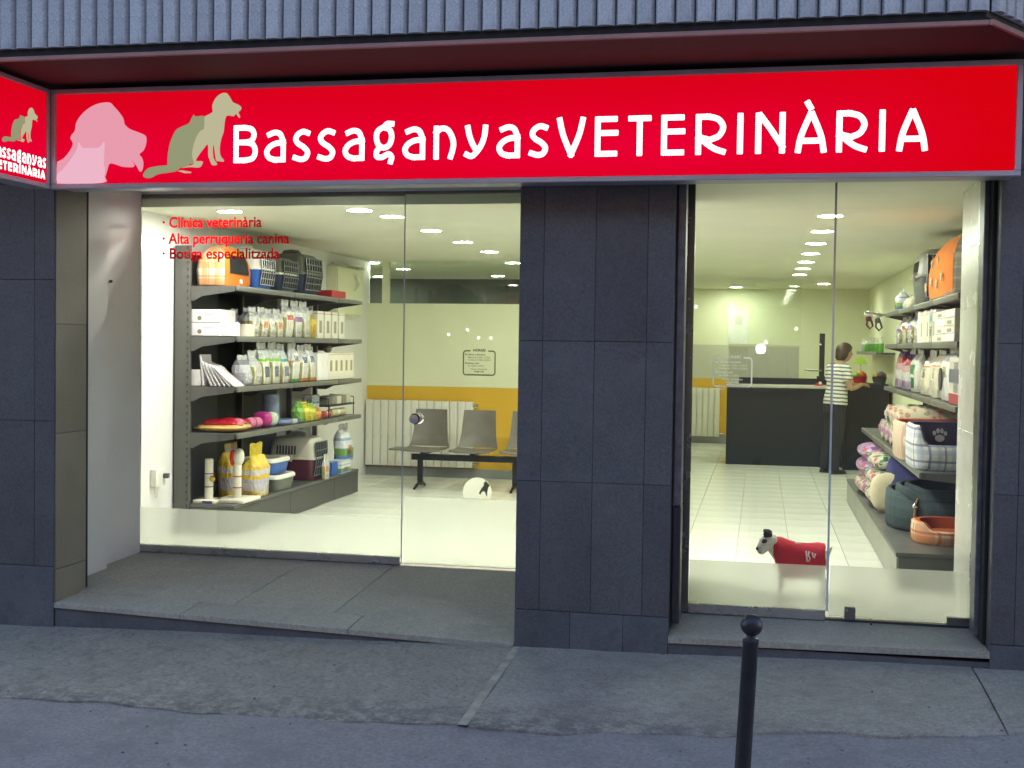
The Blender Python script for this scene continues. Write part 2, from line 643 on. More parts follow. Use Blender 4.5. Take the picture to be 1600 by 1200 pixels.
def sp(pts, n=6):
    """Catmull-Rom through 2D points"""
    P = [pts[0]] + list(pts) + [pts[-1]]
    out = []
    for i in range(1, len(P) - 2):
        p0, p1, p2, p3 = (np.array(P[i + k], float) for k in (-1, 0, 1, 2))
        for j in range(n):
            t = j / n
            out.append(tuple(0.5 * (2 * p1 + (p2 - p0) * t + (2 * p0 - 5 * p1 + 4 * p2 - p3) * t * t + (3 * p1 - p0 - 3 * p2 + p3) * t ** 3)))
    out.append(tuple(pts[-1]))
    return out


# ------------------------------------------------------------------ sign lettering (hand-drawn strokes)
GL = {
    'B': [[(0, 0), (0, 1)], [(0, 1), (.45, 1)], sp([(.45, 1), (.80, .95), (.93, .78), (.80, .60), (.45, .55)]), [(0, .55), (.45, .55)],
          sp([(.45, .55), (.85, .49), (1, .28), (.86, .06), (.45, 0)]), [(.45, 0), (0, 0)]],
    'a': [sp([(.16, .92), (.5, .99), (.82, .92), (1, .64)]), [(1, .64), (1, 0)], sp([(1, .60), (.6, .60), (.2, .48), (0, .28), (.14, .08), (.5, 0)]), [(.5, 0), (1, 0)]],
    's': [sp([(1, .95), (.62, 1), (.22, .90), (.05, .73), (.25, .57), (.7, .43), (1, .25), (.84, .05), (.45, 0), (0, .06)])],
    'g': [sp([(.55, .91), (.15, .80), (.06, .61), (.2, .42), (.5, .35), (.82, .42), (.97, .61), (.88, .80), (.55, .91)]), sp([(.58, .88), (.68, .98), (.97, .98)]),
          sp([(.3, .38), (.08, .25), (.1, .12), (.4, .10), (.78, .18), (.98, .10), (.92, -.02)])],
    'n': [[(0, 0), (0, 1)], sp([(0, .86), (.3, 1), (.68, .93), (.93, .66), (1, .42), (.93, .18), (.84, 0)])],
    'y': [sp([(.05, 1), (.15, .70), (.32, .42), (.50, .22)]), sp([(1, 1), (.95, .70), (.78, .38), (.50, .12), (.25, 0), (0, .06)])],
    'V': [sp([(0, 1), (.16, .55), (.5, 0)]), sp([(1, 1), (.84, .55), (.5, 0)])],
    'E': [[(0, 0), (0, 1)], [(0, 1), (.95, 1)], [(0, .6), (1, .6)], [(0, 0), (.95, 0)]],
    'T': [[(0, 1), (1, 1)], [(.5, 1), (.5, 0)]],
    'R': [[(0, 0), (0, 1)], [(0, 1), (.4, 1)], sp([(.4, 1), (.8, .92), (1, .70), (.85, .46), (.55, .36)]), [(0, .42), (.3, .37)], sp([(.05, .44), (.3, .26), (.65, .09), (1, .0)])],
    'I': [[(.5, 0), (.5, 1)]],
    'N': [[(0, 0), (0, 1)], [(1, 0), (1, 1)], sp([(.08, 1), (.5, .62), (1, .12)])],
    'A': [sp([(0, 0), (.12, .42), (.46, 1)]), sp([(1, 0), (.88, .42), (.54, 1)]), [(.1, .26), (.9, .26)]],
}
GL['À'] = GL['A'] + [[(.32, 1.36), (.50, 1.14)]]


def glyph_faces(c, Wd, Ht, t, res):
    """outline of the united strokes as flat polygons (filled marching squares)"""
    r = t * 0.14
    hw = t / 2 - r
    strokes = []
    for s in GL[c]:
        strokes.append([(t / 2 + u * (Wd - t), t / 2 + v * (Ht - t)) for u, v in s])
    if c == 'I':
        strokes = [[(Wd / 2, t / 2), (Wd / 2, Ht - t / 2)]]
    ext = t / 2 - r
    xs = np.arange(-t * .2, Wd + t * .2 + res, res)
    ys = np.arange(-t * .4, Ht * 1.45 if c == 'À' else Ht + t * .25 + res, res)
    X, Y = np.meshgrid(xs, ys)
    D = np.full(X.shape, 9.0)
    for s in strokes:
        for i in range(len(s) - 1):
            (ax, ay), (bx, by) = s[i], s[i + 1]
            ln = math.hypot(bx - ax, by - ay)
            if ln < 1e-9:
                continue
            ux, uy = (bx - ax) / ln, (by - ay) / ln
            e0 = ext if i == 0 else 0
            e1 = ext if i == len(s) - 2 else 0
            if c == 'À' and s is strokes[-1]:
                e0 = e1 = 0
            px, py = X - ax, Y - ay
            l = px * ux + py * uy
            q = np.abs(-px * uy + py * ux) - hw
            a = np.maximum(-e0 - l, l - ln - e1)
            d = np.minimum(np.maximum(a, q), 0) + np.hypot(np.maximum(a, 0), np.maximum(q, 0))
            D = np.minimum(D, d - r)
            if i:
                D = np.minimum(D, np.hypot(px, py) - hw - r)
    polys = []
    ny, nx = D.shape
    for j in range(ny - 1):
        run = None
        for i in range(nx - 1):
            q = [(xs[i], ys[j], D[j, i]), (xs[i + 1], ys[j], D[j, i + 1]), (xs[i + 1], ys[j + 1], D[j + 1, i + 1]), (xs[i], ys[j + 1], D[j + 1, i])]
            ins = [w[2] < 0 for w in q]
            if all(ins):
                if run is None:
                    run = [xs[i], xs[i + 1]]
                else:
                    run[1] = xs[i + 1]
                continue
            if run:
                polys.append([(run[0], ys[j]), (run[1], ys[j]), (run[1], ys[j + 1]), (run[0], ys[j + 1])])
                run = None
            if any(ins):
                o = []
                for k in range(4):
                    a, b = q[k], q[(k + 1) % 4]
                    if a[2] < 0:
                        o.append(a[:2])
                    if (a[2] < 0) != (b[2] < 0):
                        f = a[2] / (a[2] - b[2])
                        o.append((a[0] + f * (b[0] - a[0]), a[1] + f * (b[1] - a[1])))
                if len(o) >= 3:
                    polys.append(o)
        if run:
            polys.append([(run[0], ys[j]), (run[1], ys[j]), (run[1], ys[j + 1]), (run[0], ys[j + 1])])
    return polys


def flat(mb, polys, f):
    for p in polys:
        vs = [mb.bm.verts.new(f(q)) for q in p]
        mb.bm.faces.new(vs)
    return mb


def silhouette(poly, f):
    mb = MB()
    vs = [mb.bm.verts.new(f(q)) for q in poly]
    for tri in tessellate_polygon([[Vector((q[0], q[1], 0)) for q in poly]]):
        try:
            mb.bm.faces.new([vs[i] for i in tri])
        except ValueError:
            pass
    return mb


ORD = ['first', 'second', 'third', 'fourth', 'fifth', 'sixth', 'seventh', 'eighth', 'ninth', 'tenth', 'eleventh', 'twelfth']
# ================================================================== GROUND
def zp(x, y):
    return -0.135 + 0.02 * (x + 0.5) + 0.018 * y


mb = MB()
xs = [-80, -20, -8, -5, 0, 3, 8, 20, 80]
ys = [-90, -30, -10, -6, -3, -1.0, 0.3]
grid = [[mb.bm.verts.new((x, y, -0.016 + (zp(max(-9, min(9, x)), max(-9, y))))) for x in xs] for y in ys]
for j in range(len(ys) - 1):
    for i in range(len(xs) - 1):
        mb.bm.faces.new((grid[j][i], grid[j][i + 1], grid[j + 1][i + 1], grid[j + 1][i]))
structure('road', mb, 'asphalt', 'smooth grey-violet asphalt in front of the pavement apron')

pave = bpy.data.objects.new('pavement', None)
COL.objects.link(pave)
pave['kind'] = 'structure'
pave['label'] = 'worn concrete apron along the shop front'
EDGE = [(-6.5, -1.18), (-3.8, -1.36), (-3.1, -1.40), (-2.5, -1.44), (-1.95, -1.42), (-1.3, -1.42), (-.9, -1.44), (-.5, -1.36), (-.1, -1.32), (.3, -1.22), (.7, -1.20), (1.0, -1.14), (1.4, -1.1), (4.5, -1.1)]


def edge_y(x):
    for (a, ya), (b, yb) in zip(EDGE, EDGE[1:]):
        if x <= b:
            return ya + (yb - ya) * (x - a) / (b - a) + 0.018 * math.sin(x * 7.3) + 0.012 * math.sin(x * 17.1 + 1)
    return EDGE[-1][1]


def slab(x0, x1, dz, skew0=0.0, skew1=0.0):
    mb = MB()
    nx = max(2, int((x1 - x0) / 0.08))
    rows = [0, .2, .4, .6, .75, .88, .96, 1.0]
    g = []
    for t in rows:
        r = []
        for i in range(nx + 1):
            u = i / nx
            x = x0 + (x1 - x0) * u
            e = edge_y(x)
            y = 0.03 + (e - 0.03) * t
            xx = x + (skew0 * (1 - u) + skew1 * u) * t
            z = zp(xx, y) + dz + 0.004 * math.sin(xx * 3.1 + y * 5) - (0.010 if t == 1 else 0.003 if t > .9 else 0)
            z += random.uniform(-.0012, .0012)
            r.append(mb.bm.verts.new((xx, y, z)))
        g.append(r)
    g.append([mb.bm.verts.new((v.co.x, v.co.y - .006, v.co.z - .03)) for v in g[-1]])
    for j in range(len(g) - 1):
        for i in range(nx):
            mb.bm.faces.new((g[j][i], g[j + 1][i], g[j + 1][i + 1], g[j][i + 1]))
    for side in (0, nx):
        low = [mb.bm.verts.new((g[j][side].co.x, g[j][side].co.y, g[j][side].co.z - .03)) for j in range(len(rows))]
        for j in range(len(rows) - 1):
            mb.bm.faces.new((g[j][side], g[j + 1][side], low[j + 1], low[j]))
    part('concrete_slab', mb, 'concrete', pave, 50)


slab(-6.5, -1.395, 0.0, 0, 0.02)
slab(-1.345, 1.16, 0.002, 0.02, -0.02)
slab(1.172, 4.5, -0.002, -0.02, 0)
mb = MB()
mb.add([(-1.393, 0.02, zp(-1.39, 0) + .004), (-1.347, 0.02, zp(-1.35, 0) + .004), (-1.325, -1.43, zp(-1.34, -1.43) + .002), (-1.373, -1.43, zp(-1.38, -1.43) + .002)], [(0, 1, 2, 3)])
part('joint_strip', mb, 'joint_strip', pave)

ob = MB().box(-45, 45, -19, -16.2, -1, 10.5)
ob.box(-45, 45, -16.198, -16.0, 3.4, 3.6)
for i in range(-14, 15):
    for z in (.9, 4.4, 7.4):
        ob.box(i * 3 - .62, i * 3 - .55, -16.198, -16.1, z, z + 1.9)
        ob.box(i * 3 + .55, i * 3 + .62, -16.198, -16.1, z, z + 1.9)
        ob.box(i * 3 - .8, i * 3 + .8, -16.197, -16.05, z - .1, z - .001)
structure('opposite_building', ob, pm('dark_render', (.13, .125, .12), .9), 'building on the other side of the street, behind the camera')

mb = MB()
for i in range(420):
    x, y = random.uniform(-5.5, 3), -random.random() ** 1.3 * 3.2 - .02
    r = random.choice((.003, .004, .005, .008)) * random.uniform(.7, 1.2)
    z = zp(x, y) - (.016 if y < edge_y(x) - .02 else 0)
    mb.add([(x - r, y, z), (x, y - r * 1.2, z), (x + r, y + r * .3, z), (x, y + r, z), (x + r * .1, y, z + r * .9)], [(0, 1, 4), (1, 2, 4), (2, 3, 4), (3, 0, 4)])
o = part('grit', mb, pm('grit', (.12, .11, .10), .9, 0, .5, 40), None, 0)
o['kind'] = 'stuff'
o['label'] = 'scattered grit and crumbs on the pavement and road'
wlp = thing('flash_globe', 'added globe across the street, standing in for the camera flash in the glass', 'flash stand-in', (0, -15.9, 1.6))  # added globe; its mirror image stands in for the camera flash
part('globe', MB().ball((.0, -15.86, 1.63), .10, 18, 12), emit('flash_glow', (1, .97, .95), 3.0), wlp)
part('bracket', MB().cyl((0, -16.0, 1.50), (0, -15.86, 1.53), .02, n=8), 'black', wlp)
GLOW2 = emit('speck_glow', (1, .95, .85), 2.2)  # glow of added globes that mirror as specks in the panes
for i, (x, z) in enumerate(((-6.78, 1.85), (-6.36, 1.96), (-6.10, 1.79), (-5.82, 1.79), (-1.26, 2.44), (.09, 1.76), (.66, 2.03))):
    r = thing('speck_globe', f'{ORD[i]} globe from the pilaster side, added across the street for specks in the glass', 'added light', (x, -15.9, z), 'added globes across the street')
    part('globe', MB().ball((x, -15.88, z), .035, 10, 7), GLOW2, r)
    part('socket', MB().cyl((x, -15.998, z), (x, -15.915, z), .018, n=8), 'black', r)

# ================================================================== FACADE STONE
def stone_grid(root, cols, rows, y_front, mat='granite', gap=0.0024, depth=0.012):
    for (x0, x1) in cols:
        for (z0, z1) in rows:
            j = random.uniform(-.0012, .0012)
            part('stone_panel', MB().box(x0 + gap / 2, x1 - gap / 2, y_front + j, y_front + depth, z0 + gap / 2, z1 - gap / 2, .0015), mat, root)


pil = thing('stone_pillar', 'wide dark granite pillar between the two glazed openings', 'pillar', (-.94, .1, -.15))
part('core', MB().box(-1.384, -.496, .012, 1.66, -.25, 2.62), 'granite_core', pil)
stone_grid(pil, [(-1.39, -1.245), (-1.245, -.942), (-.942, -.643), (-.643, -.49)], [(.074, .833), (.833, 1.653), (1.653, 2.6)], 0)
for x0, x1 in ((-1.39, -1.06), (-1.06, -.75), (-.75, -.49)):
    part('plinth_stone', MB().box(x0 + .001, x1 - .001, -.004, .012, -.25, .071, .0015), 'plinth', pil)
for x in (-1.3895, -.4905):
    s = 1 if x > -.9 else -1
    part('side_panel', MB().box(min(x, x - s * .006), max(x, x - s * .006), .014, 1.64, -.2, 2.6), 'granite', pil)

pl = thing('stone_pilaster', 'dark granite pilaster under the projecting sign, its brown side face tinted with painted warm light', 'pilaster', (-5.2, .1, -.2))
part('core', MB().box(-6.8, -4.40, .012, .37, -.3, 2.62), 'granite_core', pl)
stone_grid(pl, [(-6.8, -5.55), (-5.55, -4.535), (-4.535, -4.395)], [(.17, 1.1), (1.1, 2.0), (2.0, 2.6)], 0)
for x0, x1 in ((-6.8, -5.55), (-5.55, -4.395)):
    part('plinth_stone', MB().box(x0 + .001, x1 - .001, -.004, .012, -.3, .167, .0015), 'plinth', pl)
for z0, z1 in ((-.06, .15), (.15, 1.02), (1.02, 1.72), (1.72, 2.6)):
    part('reveal_panel', MB().box(-4.40, -4.390, .013, .365, z0 + .002, z1 - .002, .001), 'reveal_stone', pl)

rw = thing('stone_wall', 'dark granite wall beside the glass door, at the end of the lit sign', 'wall', (2.2, .1, -.1))
part('core', MB().box(1.262, 4.5, .012, .62, -.25, 2.62), 'granite_core', rw)
stone_grid(rw, [(1.256, 1.38), (1.38, 2.5), (2.5, 4.5)], [(.03, .85), (.85, 1.67), (1.67, 2.6)], 0)
part('plinth_stone', MB().box(1.256, 4.5, -.004, .012, -.25, .027, .0015), 'plinth', rw)
part('side_panel', MB().box(1.256, 1.2605, .014, .56, -.03, 2.6), 'granite', rw)

# upper storey: cladding ribs over a soffit
up_b = MB()
up_b.prism([(-7, -.90), (1.01, -.90), (1.38, -.36), (4.5, -.36), (4.5, 15.5), (-7, 15.5)], 'z', 3.19, 6.9)
structure('upper_building', up_b, 'granite_core', 'storey above the shop behind the ribbed cladding')
structure('wall_above_openings', MB().box(-7, 4.5, .012, .5, 2.622, 3.165), 'granite', 'strip of wall behind the lit sign')
sf = MB().prism([(-7, -.895), (1.006, -.895), (1.37, -.36), (4.5, -.36), (4.5, .01), (-7, .01)], 'z', 3.166, 3.188)
structure('soffit', sf, 'soffit', 'dark soffit above the sign, its red glow deepened in the paint')
tr = thing('soffit_trim', 'thin metal lip painted with caught red light along the outer edge of the soffit', 'trim', (0, -.91, 3.17))
part('lip', MB().box(-7, 1.015, -.916, -.896, 3.152, 3.176, .003), 'trim_red_catch', tr)
mb = MB().prism([(1.016, -.916), (1.036, -.916), (1.40, -.385), (1.38, -.378)], 'z', 3.152, 3.176)
part('corner_lip', mb, 'trim_red_catch', tr)
rb = thing('ribbed_cladding', 'grey ribbed cladding of the storey above the red sign', 'cladding', (0, -.92, 3.21))


def rib_mesh(h):
    p = [(-.047, .0), (-.047, -.012), (-.036, -.034), (-.02, -.042), (.028, -.036), (.044, -.012), (.044, 0)]
    return MB().prism(p, 'z', 0, h)


low = part('rib', rib_mesh(.30), 'rib', None)
COL.objects.unlink(low)
high = part('rib', rib_mesh(.7), 'rib', None)
COL.objects.unlink(high)
PITCH_R = 0.0975
k = 0
x = .97
while x > -5.9:
    for src, z in ((low, 3.215), (high, 3.519)):
        share(src, rb, Vector((x, -.902 + random.uniform(-.003, .003), z)) - rb.location, random.uniform(-.03, .03))
    x -= PITCH_R
d = Vector((.364, .551, 0)).normalized()
for i in range(6):
    p = Vector((1.03, -.895, 0)) + d * (.04 + PITCH_R * i)
    for src, z in ((low, 3.215), (high, 3.519)):
        share(src, rb, Vector((p.x, p.y, z)) - rb.location, math.atan2(d.y, d.x))
part('gap_shade_strip', MB().box(-7, 1.0, -.912, -.895, 3.177, 3.214), 'gap_shade', rb)

# ================================================================== MAIN SIGN
DOG_HEAD = [(-4.218,2.702),(-4.174,2.723),(-4.133,2.768),(-4.113,2.810),(-4.130,2.841),(-4.120,2.865),(-4.100,2.889),(-4.093,2.931),(-4.066,2.973),(-4.026,3.009),(-3.973,3.038),(-3.919,3.051),(-3.866,3.050),(-3.839,3.025),(-3.806,2.991),(-3.779,2.954),(-3.769,2.918),(-3.736,2.890),(-3.686,2.871),(-3.640,2.852),(-3.627,2.831),(-3.630,2.795),(-3.646,2.759),(-3.672,2.738),(-3.656,2.717),(-3.646,2.681),(-3.655,2.639),(-3.672,2.636),(-3.692,2.669),(-3.725,2.703),(-3.705,2.676),(-3.718,2.661),(-3.785,2.665),(-3.824,2.678),(-3.868,2.684),(-3.884,2.642),(-3.897,2.604),(-3.911,2.570),(-4.218,2.570)]
CAT_HEAD = [(-4.218,2.570),(-4.218,2.623),(-4.174,2.659),(-4.113,2.731),(-4.083,2.779),(-4.074,2.820),(-4.049,2.785),(-3.999,2.782),(-3.938,2.783),(-3.903,2.817),(-3.901,2.764),(-3.905,2.685),(-3.896,2.655),(-3.903,2.606),(-3.918,2.570)]
CAT_BODY = [(-3.491,2.670),(-3.489,2.721),(-3.481,2.776),(-3.465,2.826),(-3.437,2.876),(-3.399,2.897),(-3.356,2.914),(-3.337,2.944),(-3.322,2.966),(-3.312,2.954),(-3.253,2.952),(-3.255,2.882),(-3.279,2.867),(-3.303,2.833),(-3.317,2.803),(-3.328,2.763),(-3.330,2.718),(-3.322,2.677),(-3.349,2.675),(-3.354,2.663),(-3.403,2.654),(-3.431,2.634),(-3.480,2.625),(-3.552,2.616),(-3.590,2.598),(-3.623,2.594),(-3.646,2.604),(-3.646,2.622),(-3.618,2.652),(-3.568,2.664),(-3.508,2.668)]
DOG_BODY = [(-3.253,2.952),(-3.220,2.966),(-3.201,2.980),(-3.204,3.010),(-3.194,3.040),(-3.172,3.069),(-3.140,3.086),(-3.113,3.085),(-3.092,3.062),(-3.073,3.032),(-3.043,3.018),(-3.021,3.003),(-3.021,2.986),(-3.037,2.971),(-3.026,2.946),(-3.034,2.939),(-3.053,2.962),(-3.067,2.949),(-3.110,2.953),(-3.123,2.918),(-3.130,2.859),(-3.146,2.814),(-3.154,2.760),(-3.148,2.719),(-3.127,2.692),(-3.132,2.684),(-3.159,2.687),(-3.178,2.695),(-3.189,2.765),(-3.197,2.780),(-3.194,2.710),(-3.172,2.675),(-3.175,2.665),(-3.202,2.665),(-3.218,2.696),(-3.227,2.721),(-3.230,2.786),(-3.257,2.761),(-3.289,2.722),(-3.305,2.692),(-3.267,2.689),(-3.262,2.676),(-3.283,2.652),(-3.343,2.655),(-3.398,2.651),(-3.354,2.663),(-3.319,2.675),(-3.330,2.718),(-3.325,2.773),(-3.303,2.833),(-3.279,2.867),(-3.255,2.882)]
DOG_FOOT = [(-3.425,2.634),(-3.398,2.638),(-3.335,2.627),(-3.338,2.620),(-3.376,2.620)]
LET = [('B', -3.068, -2.915), ('a', -2.875, -2.741), ('s', -2.699, -2.59), ('s', -2.547, -2.437), ('a', -2.392, -2.259), ('g', -2.21, -2.078), ('a', -2.033, -1.897), ('n', -1.848, -1.715), ('y', -1.669, -1.53), ('a', -1.481, -1.345), ('s', -1.296, -1.186), ('V', -1.137, -0.976), ('E', -0.924, -0.793), ('T', -0.74, -0.612), ('E', -0.558, -0.427), ('R', -0.372, -0.208), ('I', -0.153, -0.112), ('N', -0.052, 0.106), ('À', 0.158, 0.322), ('R', 0.37, 0.53), ('I', 0.586, 0.625), ('A', 0.679, 0.837)]
SX0, SX1, SZ0, SZ1, SY = -4.252, 1.297, 2.535, 3.135, -.25
sg = thing('shop_sign', 'long red lit sign with white lettering over both shop windows', 'sign', (-1.48, -.15, 2.535))
part('box', MB().box(SX0 + .012, SX1 - .012, SY + .014, -.02, SZ0 + .012, SZ1 - .012), 'alu', sg)
for a, b in ((SX0 + .025, -1.542), (-1.540, SX1 - .025)):
    part('face_panel', MB().box(a, b, SY, SY + .012, SZ0 + .025, SZ1 - .025), 'sign_red', sg)
for nm, bx in (('frame_rail', (SX0, SX1, SY - .022, SY + .04, SZ0, SZ0 + .029)), ('frame_rail', (SX0, SX1, SY - .022, SY + .04, SZ1 - .029, SZ1)),
               ('frame_end', (SX0, SX0 + .029, SY - .0225, SY + .04, SZ0 + .029, SZ1 - .029)), ('frame_end', (SX1 - .029, SX1, SY - .0225, SY + .04, SZ0 + .029, SZ1 - .029))):
    part(nm, MB().box(*bx, .003), 'alu', sg)


def on_sign(dy):
    return lambda q: (q[0], SY - dy, q[1])


for nm, poly, mt, dy in (('dog_head_emblem', DOG_HEAD, 'sign_pink', .003), ('cat_head_emblem', CAT_HEAD, 'sign_pale', .006), ('cat_emblem', CAT_BODY, 'sign_green', .003),
                         ('dog_emblem', DOG_BODY, 'sign_sage', .006), ('dog_foot_emblem', DOG_FOOT, 'sign_sage', .004)):
    q = sp(poly + [poly[0]], 3)[:-1] if nm != 'dog_foot_emblem' else poly
    q = [(max(SX0 + .03, u), max(SZ0 + .03, w)) for u, w in q]
    part(nm, silhouette(q, on_sign(dy)), mt, sg, 0)
BASE, CAP, XH, ST = 2.674, .222, .192, .0318
cache = {}
for ch, a, b in LET:
    h, z0 = CAP, BASE
    if ch in 'asny':
        h = XH
    if ch == 'g':
        h, z0 = .247, BASE - .018
    mb = flat(MB(), glyph_faces(ch, b - a, h, ST, .003), lambda q: (a + q[0], SY - .004, z0 + q[1]))
    part('letter', mb, 'sign_white', sg, 0)

# projecting sign at the corner
fs = thing('projecting_sign', 'short red lit sign standing out from the wall at the corner of the long sign', 'sign', (-4.33, -.6, 2.53))
FX = -4.262
part('box', MB().box(FX - .13, FX - .012, -.99, -.285, SZ0 + .004, SZ1 - .004), 'alu', fs)
part('face_panel', MB().box(FX - .012, FX, -.975, -.30, SZ0 + .025, SZ1 - .025), 'sign_red', fs)
for bx in ((FX - .14, FX + .012, -1.0, -.275, SZ0, SZ0 + .028), (FX - .14, FX + .012, -1.0, -.275, SZ1 - .028, SZ1)):
    part('frame_rail', MB().box(*bx, .003), 'alu', fs)
for bx in ((FX - .14, FX + .0125, -1.0, -.972, SZ0 + .028, SZ1 - .028), (FX - .14, FX + .0125, -.303, -.275, SZ0 + .028, SZ1 - .028)):
    part('frame_end', MB().box(*bx, .003), 'alu', fs)


def flag_map(poly, dx):
    # the small cat and dog of the long sign, about half size
    s = .31 / .625
    return silhouette(sp(poly + [poly[0]], 3)[:-1], lambda q: (FX + dx, -.74 + (q[0] + 3.646) * s * 1.1, 2.745 + (q[1] - 2.594) * s))


part('cat_emblem', flag_map(CAT_BODY, .003), 'sign_green', fs, 0)
part('dog_emblem', flag_map(DOG_BODY, .006), 'sign_sage', fs, 0)
mb = MB()
for word, z0, y0, y1 in (('Bassaganyas', 2.652, -.845, -.315), ('VETERINÀRIA', 2.586, -.835, -.325)):
    idx = range(0, 11) if word[0] == 'B' else range(11, 22)
    a0, b0 = LET[idx[0]][1], LET[idx[-1]][2]
    s = (y1 - y0) / (b0 - a0)
    for i in idx:
        ch, a, b = LET[i]
        h = {'g': .085}.get(ch, .063 if ch in 'asny' else .072 if ch == 'B' else .052)
        flat(mb, glyph_faces(ch, (b - a) * s * 1.12, h, .0135, .0028), lambda q: (FX + .005, y0 + (a - a0) * s + q[0], z0 - (.012 if ch == 'g' else 0) + q[1]))
part('lettering', mb, 'sign_white', fs, 0)

# ================================================================== OPENING BY THE STEP (lettered window and its glass door)
st = thing('stone_step', 'wide pale stone step sloping up to the lettered shop window', 'step', (-2.9, .5, -.1))


def z_step(x, y):
    f = -.058 - .026 * (x + 4.39)
    return f + (0.0 - .006 - f) * max(0, min(1, y / 1.6))


def step_slab(x0, x1, y0, y1, lean=0.0):
    mb = MB()
    def q(x, y, dz): return (x + lean * (y - y0), y, z_step(x, y) + dz)
    t = [q(x0, y0, 0), q(x1, y0, 0), q(x1, y1, 0), q(x0, y1, 0)]
    b = [q(x0, y0, -.032), q(x1, y0, -.032), q(x1, y1, -.032), q(x0, y1, -.032)]
    vs = mb.add(t + b, [(0, 1, 2, 3), (7, 6, 5, 4), (0, 4, 5, 1), (1, 5, 6, 2), (2, 6, 7, 3), (3, 7, 4, 0)])
    bmesh.ops.bevel(mb.bm, geom=list({e for v in vs[:4] for e in v.link_edges if e.other_vert(v) in vs[:4]}), offset=.003, segments=1, affect='EDGES')
    part('stone_slab', mb, 'step_stone', st)


for x0, x1 in ((-4.387, -3.52), (-3.516, -2.42), (-2.416, -1.394)):
    step_slab(x0, x1, -.012, .30)
for x0, x1 in ((-4.9, -4.16), (-4.156, -3.30), (-3.296, -2.62), (-2.616, -1.394)):
    step_slab(x0, x1, .304, 1.66)
mb = MB()
mb.add([(-4.387, .004, z_step(-4.39, 0) - .034), (-1.394, .004, z_step(-1.39, 0) - .034), (-1.394, .004, -.26), (-4.387, .004, -.3), (-4.387, 1.6, -.04), (-1.394, 1.6, -.04), (-1.394, 1.6, -.26), (-4.387, 1.6, -.3)],
       [(0, 1, 2, 3), (0, 4, 5, 1), (3, 2, 6, 7), (0, 3, 7, 4), (1, 5, 6, 2), (4, 7, 6, 5)])
part('riser', mb, 'plinth', st)

po = MB().box(-5.2, -1.38, .5, 1.75, 2.775, 2.81)
structure('porch_ceiling', po, 'white_paint', 'white ceiling over the stone step')
rv = thing('white_reveal', 'white painted side wall of the recessed entrance with a fold down its middle', 'wall', (-4.75, 1, 0))
part('front_leaf', MB().box(-5.2, -4.585, .44, .97, -.05, 2.774, .003), 'white_paint', rv)
part('rear_leaf', MB().box(-5.2, -4.655, .972, 1.575, -.03, 2.774, .003), 'white_paint', rv)
part('bolt', MB().cyl((-4.655, 1.12, 2.05), (-4.64, 1.12, 2.05), .011), 'black', rv)
part('gap_shade_block', MB().box(-5.2, -4.42, .372, .438, -.06, 2.70), 'gap_shade', rv)

lw = thing('lettered_window', 'large fixed shop window with red lettering and a frosted band at its foot', 'window', (-3.65, 1.6, 0))
part('side_jamb', MB().box(-4.752, -4.682, 1.577, 1.64, .0, 2.80, .004), 'chrome', lw)
part('bottom_rail', MB().box(-4.682, -2.575, 1.578, 1.63, -.004, .052, .004), 'steel', lw)
part('top_rail', MB().box(-4.682, -2.575, 1.578, 1.63, 2.708, 2.738, .004), 'rail_brown', lw)
part('fascia', MB().box(-4.682, -2.575, 1.585, 1.63, 2.7385, 2.774, .002), 'white_paint', lw)
part('pane', MB().box(-4.681, -2.573, 1.600, 1.610, .05, 2.709), 'glass', lw, 0)
part('pane_edge', MB().box(-2.5725, -2.5665, 1.598, 1.612, .05, 2.709), 'glass_edge', lw, 0)
part('frosted_film', MB().box(-4.680, -2.576, 1.616, 1.6175, .053, .335), 'film', lw, 0)
for txt, z, x1 in (('· Clínica veterinària', 2.487, -3.685), ('· Alta perruqueria canina', 2.363, -3.465), ('· Botiga especialitzada', 2.25, -3.54)):
    o = text_part('lettering', txt, .113, 'vinyl_red', lw, (-4.495, 1.5965, z), offset=.0022)
    wd = o.dimensions.x
    me = o.data
    s = (x1 + 4.495) / max(v.co.x for v in me.vertices)
    for v in me.vertices:
        v.co.x *= s

ld = thing('frameless_glass_door', 'frameless glass door leaf beside the dark pillar, with a round knob', 'door', (-2.0, 1.6, 0))
part('pane', MB().box(-2.5655, -1.40, 1.590, 1.602, .008, 2.717), 'glass', ld, 0)
part('pane_edge', MB().box(-2.5658, -2.560, 1.586, 1.5895, .008, 2.717), 'glass_edge', ld, 0)
part('frosted_film', MB().box(-2.556, -1.402, 1.607, 1.6085, .01, .50), 'film', ld, 0)
kb = MB().lathe([(.012, 0), (.012, .03), (.036, .034), (.041, .05), (.036, .068), (.0, .07)], n=20)
for s in (1, -1):
    b2 = MB().lathe([(.012, 0), (.012, .028), (.034, .034), (.041, .05), (.034, .066), (.004, .071)], n=20)
    bmesh.ops.rotate(b2.bm, cent=(0, 0, 0), matrix=Matrix.Rotation(s * PI / 2, 3, 'X'), verts=b2.bm.verts)
    bmesh.ops.translate(b2.bm, vec=(-2.462, 1.589 if s > 0 else 1.603, 1.078), verts=b2.bm.verts)
    part('knob', b2, 'chrome', ld)
bmesh.ops.delete(kb.bm, geom=kb.bm.verts)
part('top_rail', MB().box(-2.574, -1.40, 1.578, 1.63, 2.718, 2.738, .004), 'rail_brown', ld)
part('fascia', MB().box(-2.574, -1.40, 1.585, 1.63, 2.7385, 2.774, .002), 'white_paint', ld)
a0 = -math.asin(.045 / .108)
disc = [(-2.0 + .108 * math.cos(a), .553 + .108 * math.sin(a)) for a in [a0 + (PI - 2 * a0) * i / 36 for i in range(37)]]
